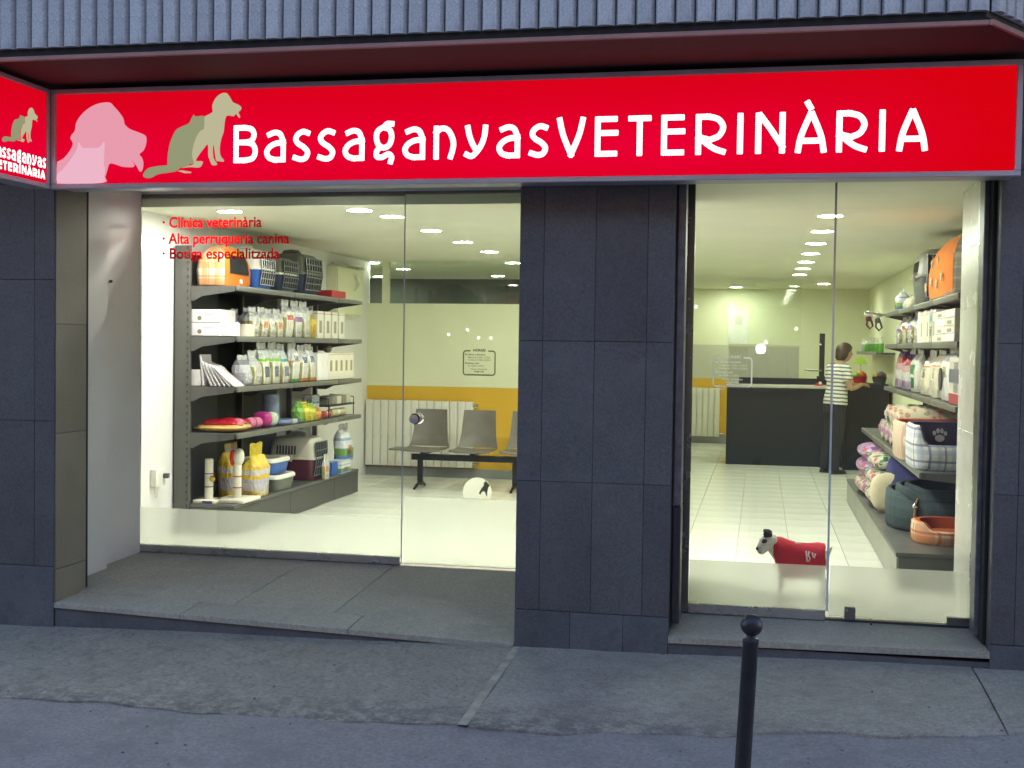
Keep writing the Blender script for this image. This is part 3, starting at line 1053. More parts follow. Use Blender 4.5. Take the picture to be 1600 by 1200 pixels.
stk = part('round_sticker', silhouette(disc, lambda q: (q[0], 1.6055, q[1])), vinyl('sticker_white', (.80, .80, .70)), ld, 0)
part('dog_emblem', silhouette([(-1.985, .548), (-1.965, .585), (-1.948, .605), (-1.95, .625), (-1.932, .638), (-1.917, .622), (-1.903, .606), (-1.914, .594), (-1.922, .56), (-1.921, .535), (-1.93, .53), (-1.938, .556), (-1.952, .565), (-1.965, .553), (-1.972, .535)], lambda q: (q[0], 1.588, q[1])), pm('sticker_olive', (.30, .29, .17), .6), stk, 0)


def hours_notice(parent, x0, x1, z0, z1, y, mat):
    r, w = .024, .0088
    def rr(o):
        pts = []
        for cx, cz, a0 in ((x1 - r, z1 - r, 0), (x0 + r, z1 - r, 90), (x0 + r, z0 + r, 180), (x1 - r, z0 + r, 270)):
            for k in range(6):
                a = math.radians(a0 + 18 * k)
                pts.append((cx + (r - o) * math.cos(a), cz + (r - o) * math.sin(a)))
        return pts
    a, b = rr(0), rr(w)
    mb = MB()
    n = len(a)
    cxm, hw = (x0 + x1) / 2, (x1 - x0) * .27
    for i in range(n):
        j = (i + 1) % n
        if i == 5:      # the top edge is broken for the heading
            for s0, s1 in ((a[i][0], cxm + hw), (cxm - hw, a[j][0])):
                mb.add([(s0, y, z1), (s1, y, z1), (s1, y, z1 - w), (s0, y, z1 - w)], [(0, 1, 2, 3)])
            continue
        mb.add([(a[i][0], y, a[i][1]), (a[j][0], y, a[j][1]), (b[j][0], y, b[j][1]), (b[i][0], y, b[i][1])], [(0, 1, 2, 3)])
    parent = part('hours_notice', mb, mat, parent, 0)
    W_, H_ = x1 - x0, z1 - z0
    lines = [('HORARI', .5, 1.0, .145, 'CENTER', .0009), ('De dilluns a divendres', .06, .83, .098, 'LEFT', .0004), ('Matins de 10,00 a 13,30 h', .16, .72, .092, 'LEFT', .0001), ('Tardes de 17,00 a 20,30 h', .16, .62, .092, 'LEFT', .0001),
             ('Dissabtes, matí', .06, .49, .098, 'LEFT', .0004), ('de 10,00 a 13,30 h', .16, .385, .092, 'LEFT', .0001), ('Hores convingudes', .5, .26, .09, 'CENTER', .0001), ('Urgències', .5, .165, .105, 'CENTER', .0004), ('Tel. de contacte a la botiga', .5, .045, .085, 'CENTER', .0001)]
    for txt, u, v, s, al, off in lines:
        text_part('notice_text', txt, s * H_ * .95, mat, parent, (x0 + u * W_, y, z0 + v * H_ - s * H_ * .3), align=al, offset=off, ext=0.0)


hours_notice(ld, -2.117, -1.873, 1.402, 1.585, 1.5885, 'vinyl_dark')

# ================================================================== OPENING BESIDE THE SHELVES (second window and entrance door)
ds = thing('door_sill', 'narrow stone sill below the entrance door beside the pillar', 'sill', (.38, .2, -.06))
mb = MB()
mb.add([(-.488, -.014, -.036), (1.254, -.014, -.012), (1.254, .60, -.006), (-.488, .60, -.012), (-.488, -.014, -.07), (1.254, -.014, -.046), (1.254, .60, -.06), (-.488, .60, -.07)],
       [(0, 1, 2, 3), (7, 6, 5, 4), (0, 4, 5, 1), (1, 5, 6, 2), (2, 6, 7, 3), (3, 7, 4, 0)])
part('sill_slab', mb, 'step_stone', ds)
part('riser', MB().box(-.488, 1.254, .002, .55, -.25, -.0715), 'plinth', ds)

ew = thing('side_window', 'tall fixed pane beside the entrance door, with a white opening-hours notice', 'window', (0, .55, 0))
part('side_jamb', MB().box(-.462, -.408, .530, .585, -.006, 2.66, .004), pm('jamb_steel', (.2, .21, .18), .25, .7, .1, 10), ew)
part('bottom_rail', MB().box(-.408, .412, .532, .575, -.008, .05, .004), 'steel', ew)
part('pane', MB().box(-.407, .416, .550, .560, .048, 2.66), 'glass', ew, 0)
part('pane_edge', MB().box(.4165, .4285, .545, .563, .048, 2.66), 'glass_edge', ew, 0)
part('frosted_film', MB().box(-.405, .412, .566, .5675, .05, .318), 'film', ew, 0)
hours_notice(ew, -.285, -.047, 1.388, 1.572, .5485, 'vinyl_white')

ed = thing('entrance_door', 'clear glass entrance door with steel corner fittings beside the white tiled pier', 'door', (.8, .55, 0))
part('pane', MB().box(.432, 1.236, .552, .562, .012, 2.66), 'glass', ed, 0)
part('frosted_film', MB().box(.436, 1.234, .567, .5685, .014, .322), 'film', ed, 0)
for bx in ((.525, .588, .538, .576, -.002, .078), (1.112, 1.24, .538, .576, -.002, .05)):
    part('corner_fitting', MB().box(*bx, .003), pm('fitting_steel', (.22, .22, .2), .3, .8, .08, 9), ed)
part('fitting_screw', MB().cyl((.538, .537, .062), (.538, .533, .062), .006), 'chrome', ed)
part('floor_bolt', MB().box(.672, .682, .50, .53, -.012, .0), 'black', ed)
part('jamb', MB().box(1.2385, 1.2550, .50, .60, -.008, 2.66, .003), 'steel', ed)
part('door_seal', MB().box(.412, 1.2380, .535, .545, -.0075, .006, .001), 'guide_dark', ed)

g1 = thing('shutter_guide', 'worn metal shutter channel on the pillar side of the entrance', 'shutter guide', (-.46, .2, 0), 'roller shutter guides')
part('channel', MB().box(-.484, -.438, .14, .30, .70, 2.66, .004), 'guide', g1)
part('cover', MB().box(-.484, -.436, .12, .30, .012, .698, .006), 'guide_dark', g1)
part('slot', MB().box(-.488, -.4845, .10, .138, -.01, 2.6), 'gap_shade', g1)
g2 = thing('shutter_guide', 'dark shutter channel against the granite wall at the end of the sign', 'shutter guide', (1.24, .2, 0), 'roller shutter guides')
part('channel', MB().box(1.212, 1.2445, .25, .40, .02, 2.66, .004), 'guide', g2)
part('cover', MB().box(1.236, 1.2548, .12, .248, .0, 2.6, .003), 'gap_shade', g2)

# ================================================================== BOLLARD
bo = thing('bollard', 'dark iron bollard with a ball top standing in the road, leaning slightly', 'bollard', (-.047, -2.6, zp(-.047, -2.6) - .02))
zb = bo.location.z
part('post', MB().lathe([(.034, zb - .02), (.034, zb + .04), (.0295, zb + .05), (.0275, .575), (.029, .58), (.029, .592), (.024, .597)], (-.047, -2.6), 24), 'bollard', bo)
part('neck', MB().lathe([(.018, .596), (.016, .607), (.02, .615)], (-.047, -2.6), 18), 'bollard', bo)
part('ball', MB().ball((-.047, -2.6, .643), .039, 24, 16), 'bollard', bo)
bo.rotation_euler = (0, math.radians(2.4), 0)

# ================================================================== ROOM SHELL
RX0, RX1, HC = -4.82, 1.76, 2.65
fl = bpy.data.objects.new('shop_floor', None)
COL.objects.link(fl)
fl['kind'] = 'structure'
fl['label'] = 'pale tiled shop floor'
mb = MB()
mb.box(RX0 - .02, -1.395, 1.665, 14.1, -.09, -.012)
mb.box(-1.394, RX1 + .02, .602, 14.1, -.0905, -.0122)
part('grout_bed', mb, 'grout', fl)
TS = .42
tile = part('tile', MB().box(0, TS - .004, 0, TS - .004, -.012, 0, .0012), 'tile', None)
COL.objects.unlink(tile)
far = MB()
for j in range(33):
    for i in range(17):
        x, y = -.156 + (i - 12) * TS, .612 + j * TS
        x0, x1, y0 = max(x, RX0), min(x + TS, RX1), y
        if x1 - x0 < .03 or y > 13.8:
            continue
        if x < -1.6 and y + TS < 1.68 or (x < -1.5 and y > 7.3):
            continue
        seen = (x < -1.6 and y < 7.3 and y > 1.6) or (x > -1.5 and y < 10.4)
        if seen and x1 - x0 > TS - .01:
            share(tile, fl, (x, y, random.uniform(-.0008, .0006)))
        else:
            far.box(x0, x1 - .004, max(y, 1.67) if x < -1.6 else y, y + TS - .004, -.012, random.uniform(-.0008, .0006))
o = part('tile_rest', far, 'tile', fl)
o['kind'] = 'stuff'
structure('ceiling', MB().box(-8, RX1, 1.70, 14.2, HC, HC + .05), 'ceil_wall', 'white shop ceiling with recessed lamps')
structure('ceiling_over_entrance', MB().box(-1.37, RX1, .6, 1.699, HC + .0, HC + .05), 'ceil_wall', 'ceiling just inside the entrance')
structure('ceiling_bulkhead', MB().box(-4.9, -1.37, 1.66, 1.699, HC, 2.8), 'ceil_wall')
structure('wall_behind_shelf', MB().box(RX0 - .1, RX0, 1.65, 7.6, -.05, HC), 'white_paint', 'white wall behind the long shelf unit')
structure('wall_side', MB().box(RX1, RX1 + .1, .60, 14.2, -.05, HC), 'cream_wall', 'cream wall behind the second shelf unit')
structure('wall_front', MB().box(1.26, RX1 + .1, .575, .60, -.05, HC), 'white_paint', 'inner face of the front wall')
bw = bpy.data.objects.new('wall_of_waiting_area', None)
COL.objects.link(bw)
bw['kind'] = 'structure'
bw['label'] = 'cream wall with a yellow dado behind the waiting seats'
part('upper_wall', MB().box(RX0, -1.55, 7.53, 7.6, 1.105, 2.13), 'cream_wall', bw)
part('dado', MB().box(RX0, -1.55, 7.528, 7.6, .10, 1.104), 'yellow_wall', bw)
part('skirting_board', MB().box(RX0, -1.55, 7.515, 7.6, -.09, .099, .002), 'skirting', bw)
hg = thing('high_window', 'long strip of interior glazing above the waiting wall, dark room beyond', 'window', (-3.2, 7.56, 2.13))
part('pane', MB().box(RX0, -1.55, 7.56, 7.566, 2.131, HC), 'glass', hg, 0)
part('mullion', MB().box(-4.64, -4.55, 7.535, 7.59, 2.131, HC, .002), 'cream_wall', hg)
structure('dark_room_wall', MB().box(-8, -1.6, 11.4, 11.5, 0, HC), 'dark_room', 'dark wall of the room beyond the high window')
structure('dark_room_end', MB().box(-8.1, -8, 7.6, 11.5, 0, HC), 'cream_wall')
structure('dark_room_floor', MB().box(-8, -1.6, 7.6, 11.5, -.1, -.02), 'skirting')
structure('dark_room_front', MB().box(-8, RX0 - .1, 7.53, 7.6, -.1, HC), 'cream_wall')
structure('wall_return', MB().box(-1.6, -1.5, 7.601, 14.2, -.05, HC), 'cream_wall', 'return wall beside the waiting area')
rwl = bpy.data.objects.new('wall_at_back', None)
COL.objects.link(rwl)
rwl['kind'] = 'structure'
rwl['label'] = 'back wall behind the reception counter'
part('upper_wall', MB().box(-1.5, RX1, 14.1, 14.2, 1.11, HC), 'cream_wall', rwl)
part('dado', MB().box(-1.5, RX1, 14.098, 14.2, .136, 1.109), 'yellow_wall', rwl)
part('olive_panel', MB().box(-1.5, -.3, 14.094, 14.0975, 1.112, 1.69), 'olive_panel', rwl)
part('skirting_board', MB().box(-1.5, RX1, 14.085, 14.2, -.09, .135, .002), 'skirting', rwl)
pc = thing('notice_poster', 'tall pale notice panel under the bright lamp on the far wall', 'poster', (-.4, 14.09, 1.7))
part('sheet', MB().box(-.56, -.22, 14.085, 14.097, 1.70, 2.28), 'plastic_white', pc)
part('print', MB().box(-.44, -.32, 14.081, 14.0845, 2.02, 2.2), bands('poster_print', [(0, (.72, .7, .6))], .6, [(.1, .9, 0, 1, (.5, .5, .36), .5), (.1, .9, -1, 2, (.5, .5, .36), .5)]), pc)
gp = thing('glass_partition', 'glass screen on a low olive panel behind the reception counter', 'partition', (-.3, 11.6, 0))
for a, b in ((-.47, -.20), (-.198, .12), (.122, .40), (.402, .56)):
    part('lower_panel', MB().box(a, b, 11.60, 11.63, .0, 1.66, .003), 'olive_panel', gp)
part('top_rail', MB().box(-.475, .58, 11.592, 11.638, 1.661, 1.70, .003), 'cream_wall', gp)
part('pane', MB().box(-.47, .58, 11.612, 11.622, 1.701, HC), 'glass', gp, 0)

pier = thing('tiled_pier', 'white tiled pier just inside the entrance door', 'pier', (1.4, .9, 0))
part('core', MB().box(1.262, RX1, .645, 1.28, 0, HC), 'grout', pier)
for i, (z0, z1) in enumerate([(k * .378, (k + 1) * .378) for k in range(7)]):
    for x0, x1 in ((1.255, 1.50), (1.50, RX1)):
        part('wall_tile', MB().box(x0 + .0008, x1 - .0008, .638, .6445, z0 + .0008, z1 - .0008, .001), 'clad_tile', pier)
    for y0, y1 in ((.6385, .93), (.93, 1.285)):
        part('wall_tile', MB().box(1.2545, 1.2615, y0 + .0008, y1 - .0008, z0 + .0008, z1 - .0008, .001), 'clad_tile', pier)


# ================================================================== LAMPS
def lamp_proto(mat):
    r = thing('downlight', 'x', 'ceiling light')
    mb = MB()
    n = 28
    mb.loft([[(rr * math.cos(2 * PI * k / n), rr * math.sin(2 * PI * k / n), z) for k in range(n)] for rr, z in ((.096, .0), (.098, -.006), (.106, -.006), (.108, 0))], False, False)
    part('trim_ring', mb, 'ring', r)
    mb = MB()
    mb.add([(.0955 * math.cos(2 * PI * k / n), .0955 * math.sin(2 * PI * k / n), -.002) for k in range(n)], [tuple(range(n))])
    part('diffuser', mb, mat, r, 0)
    return r


ORD = ['first', 'second', 'third', 'fourth', 'fifth', 'sixth', 'seventh', 'eighth', 'ninth', 'tenth', 'eleventh', 'twelfth']
LP = []
for i, y in enumerate((2.64, 3.87, 5.10, 6.36, 7.60, 8.80, 10.05)):
    LP.append((.5, y, f'{ORD[i]} round ceiling lamp from the door in the row above the aisle to the counter'))
LP += [(-.42, 13.5, 'round ceiling lamp over the pale notice on the far wall'), (.93, 12.4, 'round ceiling lamp at the far end, beyond the woman')]
for i, y in enumerate((2.44, 3.62, 4.81, 6.02)):
    LP.append((-2.93, y, f'{ORD[i]} round ceiling lamp behind the knobbed glass door, counted from the street'))
LP += [(-3.02, 7.75, 'round ceiling lamp just beyond the high window, near the dark pillar'), (-4.84, 7.72, 'round ceiling lamp just beyond the high window, above the shelf end'),
       (-4.79, 8.94, 'round ceiling lamp deeper in the dark room, beside the glass door edge'), (-5.7, 10.7, 'round ceiling lamp deepest in the dark room, over its pale post'), (-3.81, 10.5, 'round ceiling lamp deepest in the dark room, toward the pillar')]
proto = lamp_proto('lamp')
for i, (x, y, lb) in enumerate(LP):
    o = proto if i == 0 else copy_tree(proto)
    o.location = (x, y, HC - .001)
    o['label'] = lb
    o['group'] = 'round recessed ceiling lamps'
proto = lamp_proto('lamp_warm')
for i, (x, y, lb) in enumerate([(-4.12, 1.98, 'bright window spot in the ceiling above the red lettering'), (-3.05, 1.98, 'bright window spot in the ceiling near the edge of the glass door'), (-1.0, 2.0, 'added unseen fill spot behind the dark pillar'), (-.74, 1.76, 'added unseen fill spot hard against the back of the dark pillar'), (-.70, 2.2, 'added unseen fill spot behind the dark pillar, toward the entrance door')]):  # last three are unseen lamps, added to brighten the pier and entrance
    o = proto if i == 0 else copy_tree(proto)
    o.location = (x, y, HC - .001)
    o['label'] = lb
    o['group'] = 'window spots'
tb = thing('tube_lamp', 'pair of bluish tube lamps seen through the high window', 'lamp', (-3.7, 11.3, 2.2))
for x in (-5.05, -4.62):
    part('tube', MB().cyl((x, 11.3, 2.10), (x + .36, 11.3, 2.09), .028, n=10), 'tube', tb)
part('batten', MB().box(-5.1, -4.2, 11.335, 11.38, 2.06, 2.14), 'dark_room', tb)

# ================================================================== SHELF UNITS
def shelf_unit(name, label, cat, base, wall_x, fronts, levels, y0, y1, seams, deck_x, deck_z, s, top_z, back_to, plinth_mat):
    """s=+1: shelves face +x (unit on the far-left wall), s=-1: face -x"""
    u = thing(name, label, cat, base)
    def X(a, b): return (min(a, b), max(a, b))
    cuts = [y0] + list(seams) + [y1]
    for y in cuts:
        a, b = X(wall_x + s * .02, wall_x + s * (.155 if y == y0 else .07))
        part('upright', MB().box(a, b, y - .018, y + .018, 0, top_z, .003), 'shelf', u)
    mb = MB()
    for k in range(int(top_z / .06)):
        xx = wall_x + s * .135
        mb.box(xx - .006, xx + .006, y0 - .0195, y0 - .0181, .05 + k * .06, .07 + k * .06)
    part('slot_row', mb, 'gap_shade', u)
    a, b = X(wall_x + s * .003, wall_x + s * .018)
    part('back_panel', MB().box(a, b, y0, back_to, deck_z, top_z - .05), 'shelf_back', u)
    for fx, z in zip(fronts, levels):
        for c0, c1 in zip(cuts, cuts[1:]):
            a, b = X(wall_x + s * .02, fx - s * .006)
            part('shelf_board', MB().box(a, b, c0 + .003, c1 - .003, z - .028, z), 'shelf', u)
            a, b = X(fx - s * .005, fx + s * .022)
            part('shelf_lip', MB().box(a, b, c0 + .003, c1 - .003, z - .042, z + .004, .011, 2), 'shelf_lip', u)
        for y in cuts[:-1] + [y1 - .01]:
            poly = [(wall_x + s * .08, z - .004), (fx - s * .01, z - .004), (fx - s * .01, z - .044), (wall_x + s * .26, z - .085), (wall_x + s * .18, z - .125), (wall_x + s * .08, z - .125)]
            part('bracket', MB().prism(poly, 'y', y - .006, y + .006), 'shelf', u)
    a, b = X(wall_x + s * .02, deck_x)
    part('base_deck', MB().box(a, b, y0 + .002, y1, deck_z - .03, deck_z, .003), 'shelf', u)
    for c0, c1 in zip(cuts, cuts[1:]):
        a, b = X(deck_x - s * .018, deck_x - s * .004)
        part('plinth_panel', MB().box(a, b, c0 + .003, c1 - .003, .012, deck_z - .033, .002), plinth_mat, u)
    a, b = X(wall_x + s * .02, deck_x - s * .02)
    part('end_panel', MB().box(a, b, y0 + .003, y0 + .018, .0, deck_z - .032), 'shelf', u)
    return u


LX, RXF = -4.26, 1.31
shelf_unit('shelf_unit', 'long dark metal shelf unit along the white wall behind the red lettering', 'shelf unit', (-4.6, 4, 0), RX0, [LX] * 4, [2.085, 1.665, 1.245, .855], 2.42, 5.60, [3.66, 4.86], -4.265, .26, 1, 2.42, 4.6, 'plinth_panel')
shelf_unit('shelf_unit', 'dark metal shelf unit by the entrance door, deep at the base, behind the tiled pier', 'shelf unit', (1.5, 4, 0), RX1, [RXF, RXF, RXF, 1.09], [2.02, 1.69, 1.25, .80], 1.62, 6.45, [2.85, 4.05, 5.25], .93, .25, -1, 2.3, 6.4, 'plinth_pale')

# ================================================================== GOODS: makers
M['bag_silver'] = bands('bag_silver', [(0, (.66, .65, .58)), (.62, (.62, .62, .60)), (.8, (.5, .5, .5))], .22, [(.38, .62, .25, .75, (.45, .3, .25), .45), (.1, .3, .2, .8, (.4, .4, .36), .5)], crumple=.8, side=(.30, .27, .07), metal=.25)
M['bag_orange_print'] = bands('bag_orange_print', [(0, (.68, .66, .58)), (.74, (.6, .6, .6))], .2, [(.35, .62, .2, .8, (.72, .22, .06), .58), (.08, .3, .2, .8, (.4, .4, .38), .45)], crumple=.8, side=(.30, .27, .07), metal=.25)
M['bag_red_print'] = bands('bag_red_print', [(0, (.72, .71, .64)), (.8, (.55, .55, .55))], .2, [(.55, .70, .15, .85, (.62, .10, .06), .65), (.2, .5, .3, .7, (.6, .15, .12), .4)], crumple=.8, side=(.30, .27, .07), metal=.25)
M['bag_violet_print'] = bands('bag_violet_print', [(0, (.68, .67, .64)), (.8, (.52, .5, .55))], .2, [(.5, .66, .1, .9, (.36, .16, .46), .7), (.12, .42, .25, .75, (.3, .28, .42), .45)], crumple=.8, side=(.30, .27, .07), metal=.25)
M['bag_green_print'] = bands('bag_green_print', [(0, (.70, .69, .60)), (.64, (.28, .55, .08)), (.72, (.5, .52, .5))], .22, [(.2, .5, .25, .75, (.12, .14, .22), .62)], crumple=.8, side=(.30, .27, .07), metal=.25)
M['bag_teal_print'] = bands('bag_teal_print', [(0, (.70, .69, .62)), (.64, (.10, .34, .34)), (.72, (.48, .5, .52))], .22, [(.2, .5, .25, .75, (.2, .2, .32), .6)], crumple=.8, side=(.30, .27, .07), metal=.25)
M['bag_orange_foot'] = bands('bag_orange_foot', [(0, (.68, .25, .05)), (.12, (.72, .71, .66)), (.8, (.6, .6, .6))], .22, [(.6, .8, .25, .75, (.12, .13, .24), .6), (.2, .5, .3, .7, (.6, .4, .3), .4)], crumple=.8, side=(.30, .27, .07), metal=.25)
M['bag_green_foot'] = bands('bag_green_foot', [(0, (.08, .40, .10)), (.1, (.72, .72, .68)), (.62, (.6, .12, .1)), (.645, (.66, .66, .64))], .22, [(.66, .8, .25, .75, (.12, .12, .2), .55)], crumple=.8, side=(.30, .27, .07), metal=.25)
M['bag_yellow'] = bands('bag_yellow', [(0, (.52, .36, .03)), (.5, (.62, .46, .05)), (.8, (.4, .3, .04))], .25, [(.2, .6, .2, .8, (.4, .12, .03), .5)], crumple=.5)
M['bag_kibble'] = bands('bag_kibble', [(0, (.62, .42, .06)), (.16, (.5, .46, .48)), (.34, (.42, .4, .48)), (.44, (.66, .44, .04)), (.54, (.52, .5, .52)), (.66, (.68, .46, .05)), (.78, (.72, .55, .06))], .3, [(.02, .16, .1, .9, (.7, .66, .5), .5)], crumple=.6)
M['bag_dark'] = bands('bag_dark', [(0, (.3, .29, .33)), (.5, (.5, .5, .54)), (.8, (.2, .2, .24))], .2, [(.1, .5, .2, .8, (.6, .6, .6), .5)], crumple=.6)
M['bag_seal'] = pm('bag_seal', (.55, .55, .54), .22, .2, .2, 30, .3, 40)
M['bag_clear'] = pm('clear_wrap', (.42, .42, .46), .12, .1, .3, 20, .5, 30)
M['box_white'] = bands('box_white', [(0, (.78, .74, .74))], .45, [(.55, .82, .5, .9, (.45, .4, .44), .4)])
M['box_slim'] = bands('box_slim', [(0, (.76, .72, .62)), (.9, (.55, .3, .25)), (.93, (.74, .70, .62))], .4, [(.2, .66, .3, .75, (.30, .26, .2), .75)])
M['box_window'] = bands('box_window', [(0, (.76, .72, .60)), (.3, (.76, .72, .60)), (.93, (.6, .33, .28)), (.96, (.74, .7, .6))], .4, [(.32, .72, .3, .72, (.34, .26, .14), .85)])
M['box_cream'] = bands('box_cream', [(0, (.70, .64, .52))], .5, [(.3, .8, .2, .8, (.5, .3, .25), .35)])
M['booklet'] = pm('booklet', (.78, .74, .74), .5, 0, .04, 20)
M['logo_brown'] = pm('round_logo', (.22, .17, .10), .5)
M['blue_plastic'] = pm('blue_plastic', (.03, .11, .40), .3, 0, .08)
M['navy_plastic'] = pm('navy_plastic', (.025, .04, .085), .3, 0, .1)
M['grey_plastic'] = pm('grey_plastic', (.075, .085, .09), .35, 0, .08)
M['taupe_plastic'] = pm('taupe_plastic', (.22, .21, .185), .4, 0, .06)
M['beige_plastic'] = pm('beige_plastic', (.55, .52, .42), .4, 0, .05)
M['cream_plastic'] = pm('cream_plastic', (.72, .71, .62), .35, 0, .04)
M['maroon_plastic'] = pm('maroon_plastic', (.09, .012, .022), .35, 0, .1)
M['olive_plastic'] = pm('olive_plastic', (.12, .125, .09), .4, 0, .06)
M['red_plastic'] = pm('red_plastic', (.55, .02, .025), .35, 0, .06)
M['wire'] = pm('wire_grey', (.55, .56, .58), .3, .6)
M['wire_dark'] = pm('wire_dark', (.16, .18, .18), .35, .5)
M['orange_cloth'] = pm('orange_cloth', (.72, .20, .025), .9, 0, .12, 12, .3, 250)
M['orange_plaid'] = plaid('orange_plaid', (.60, .52, .42), (.60, .22, .04), (.58, .20, .03), 8.5, 7, .42, .1)
M['print_picture'] = bands('print_picture', [(0, (.42, .50, .55)), (.08, (.10, .22, .50)), (.18, (.18, .34, .10)), (.42, (.72, .74, .78)), (.66, (.30, .40, .58)), (.74, (.74, .75, .78))], .3, [(.24, .5, .3, .7, (.42, .10, .07), .55), (.2, .36, .2, .6, (.1, .08, .05), .6)], crumple=.3)


def bag(loc, w, d, h, mat, label, group, rot=0.0, cat='food bag', name='food_bag', seal='bag_seal', tall=.8):
    r = thing(name, label, cat, loc, group)
    ph = random.uniform(0, 6)
    tp = random.uniform(.80, .95)
    secs = [(0, .90, .9), (.02, .96, 1), (.3, .98, 1.06), (.55, .97, .98), (tall - .14, .93, .80), (tall - .05, (.93 + tp) / 2, .50), (tall, tp, .30), (tall + .05, tp, .12)]
    rings = []
    for t, a, b in secs:
        rg = ring(0, 0, t * h, w * a, d * b, 5, 20)
        rings.append([(p[0] + (.012 * d / .1 * math.sin(9 * p[1] / w + ph + 5 * t) * (0.3 + t) + .02 * d * random.uniform(-1, 1)), p[1] + .008 * w * random.uniform(-1, 1), p[2] + loc[2] * 0) for p in rg])
    for rg in rings:
        for i, p in enumerate(rg):
            rg[i] = (p[0] + loc[0], p[1] + loc[1], p[2] + loc[2])
    part('pouch', MB().loft(rings), mat, r, 60)
    z0, z1 = (tall + .04) * h, h
    mb = MB()
    n = 10
    vs0 = [(loc[0] + .004 * math.sin(i * 1.9 + ph), loc[1] + w * tp * (i / n - .5), loc[2] + z0) for i in range(n + 1)]
    vs1 = [(loc[0] + .010 * math.sin(i * 1.3 + ph), loc[1] + w * (tp + .03) * (i / n - .5), loc[2] + z1 + .006 * math.sin(i * 2.2 + ph)) for i in range(n + 1)]
    th = .004
    allv = vs0 + vs1 + [(p[0] + th, p[1], p[2]) for p in vs0] + [(p[0] + th, p[1], p[2]) for p in vs1]
    m = n + 1
    fs = []
    for i in range(n):
        fs += [(i, i + 1, m + i + 1, m + i), (2 * m + i, 3 * m + i, 3 * m + i + 1, 2 * m + i + 1), (m + i, m + i + 1, 3 * m + i + 1, 3 * m + i)]
    fs += [(0, m, 3 * m, 2 * m), (n, 2 * m + n, 3 * m + n, m + n)]
    mb.add(allv, fs)
    part('seal', mb, seal, r, 60)
    r.rotation_euler.z = rot
    return r


def carton(loc, sx, sy, sz, mat, label, group=None, cat='box', name='carton', rot=0.0, lid=None):
    r = thing(name, label, cat, loc, group)
    x, y, z = loc
    part('body', MB().box(x - sx / 2, x + sx / 2, y - sy / 2, y + sy / 2, z, z + sz - .003, .003), mat, r)
    part('top_flap', MB().box(x - sx / 2 + .002, x + sx / 2 - .002, y - sy / 2 + .002, y + sy / 2 - .002, z + sz - .0028, z + sz, .001), lid or mat, r)
    r.rotation_euler.z = rot
    return r


def carrier(loc, L, Wd, H, low, topm, wire, label, rot=0.0, group='pet carriers', rim=None, grid=(6, 5)):
    r = thing('pet_carrier', label, 'pet carrier', (0, 0, 0), group)
    part('lower_shell', MB().loft([ring(0, 0, z * H, Wd * k, L * k, 7, 28) for z, k in ((0, .84), (.02, .87), (.25, .93), (.50, .985))]), low, r)
    part('rim', MB().loft([ring(0, 0, z * H, Wd * k, L * k, 7, 28) for z, k in ((.485, 1.0), (.49, 1.03), (.535, 1.03), (.54, .99))]), rim or topm, r)
    part('upper_shell', MB().loft([ring(0, 0, z * H, Wd * k, L * k, 7, 28) for z, k in ((.535, .98), (.80, .93), (.92, .87), (.985, .74), (1.0, .6))]), topm, r)
    for sgn in (1, -1):
        mb = MB()
        for i in range(7):
            xx = -L * .30 + i * L * .062
            y0, y1 = sgn * Wd * .484, sgn * Wd * .463
            mb.add([(xx, y0, .60 * H), (xx + L * .03, y0, .60 * H), (xx + L * .03, y1, .80 * H), (xx, y1, .80 * H),
                    (xx, y0 + sgn * .004, .60 * H), (xx + L * .03, y0 + sgn * .004, .60 * H), (xx + L * .03, y1 + sgn * .004, .80 * H), (xx, y1 + sgn * .004, .80 * H)],
                   [(0, 1, 2, 3), (4, 5, 6, 7), (0, 1, 5, 4), (2, 3, 7, 6), (1, 2, 6, 5), (3, 0, 4, 7)])
        part('vents', mb, 'gap_shade', r)
    xf = L * .5
    w2 = Wd * .40
    def xa(z): return xf * (.86 + .13 * min(1, z / (.5 * H))) if z < .5 * H else xf * (.985 - .06 * (z - .5 * H) / (.5 * H))
    zs = [H * (.12 + .76 * i / 8) for i in range(9)]
    mb = MB()
    vv = [(xa(z) + .006, y, z) for z in zs for y in (-w2, w2)]
    mb.add(vv, [(2 * i, 2 * i + 1, 2 * i + 3, 2 * i + 2) for i in range(8)])
    part('door_opening', mb, 'gap_shade', r, 0)
    mb = MB()
    rad = max(.0035, Wd * .011)
    for i in range(grid[0] + 1):
        y = -w2 + 2 * w2 * i / grid[0]
        mb.tube([(xa(z) + .012, y, z) for z in zs], rad, 6)
    for j in range(grid[1] + 1):
        z = zs[0] + (zs[-1] - zs[0]) * j / grid[1]
        mb.tube([(xa(z) + .014, -w2, z), (xa(z) + .014, w2, z)], rad * 1.25, 6)
    part('wire_door', mb, wire, r)
    part('handle', MB().tube([(-L * .18, 0, H * .985), (-L * .15, 0, H * 1.05), (0, 0, H * 1.07), (L * .15, 0, H * 1.05), (L * .18, 0, H * .985)], Wd * .045, 8), rim or topm, r)
    for sgn in (1, -1):
        part('latch', MB().box(-.02, .02, sgn * Wd * .5 - .012 + sgn * .012, sgn * Wd * .5 + .012 + sgn * .012, .44 * H, .6 * H, .004), rim or topm, r)
    r.location = loc
    r.rotation_euler.z = rot
    return r


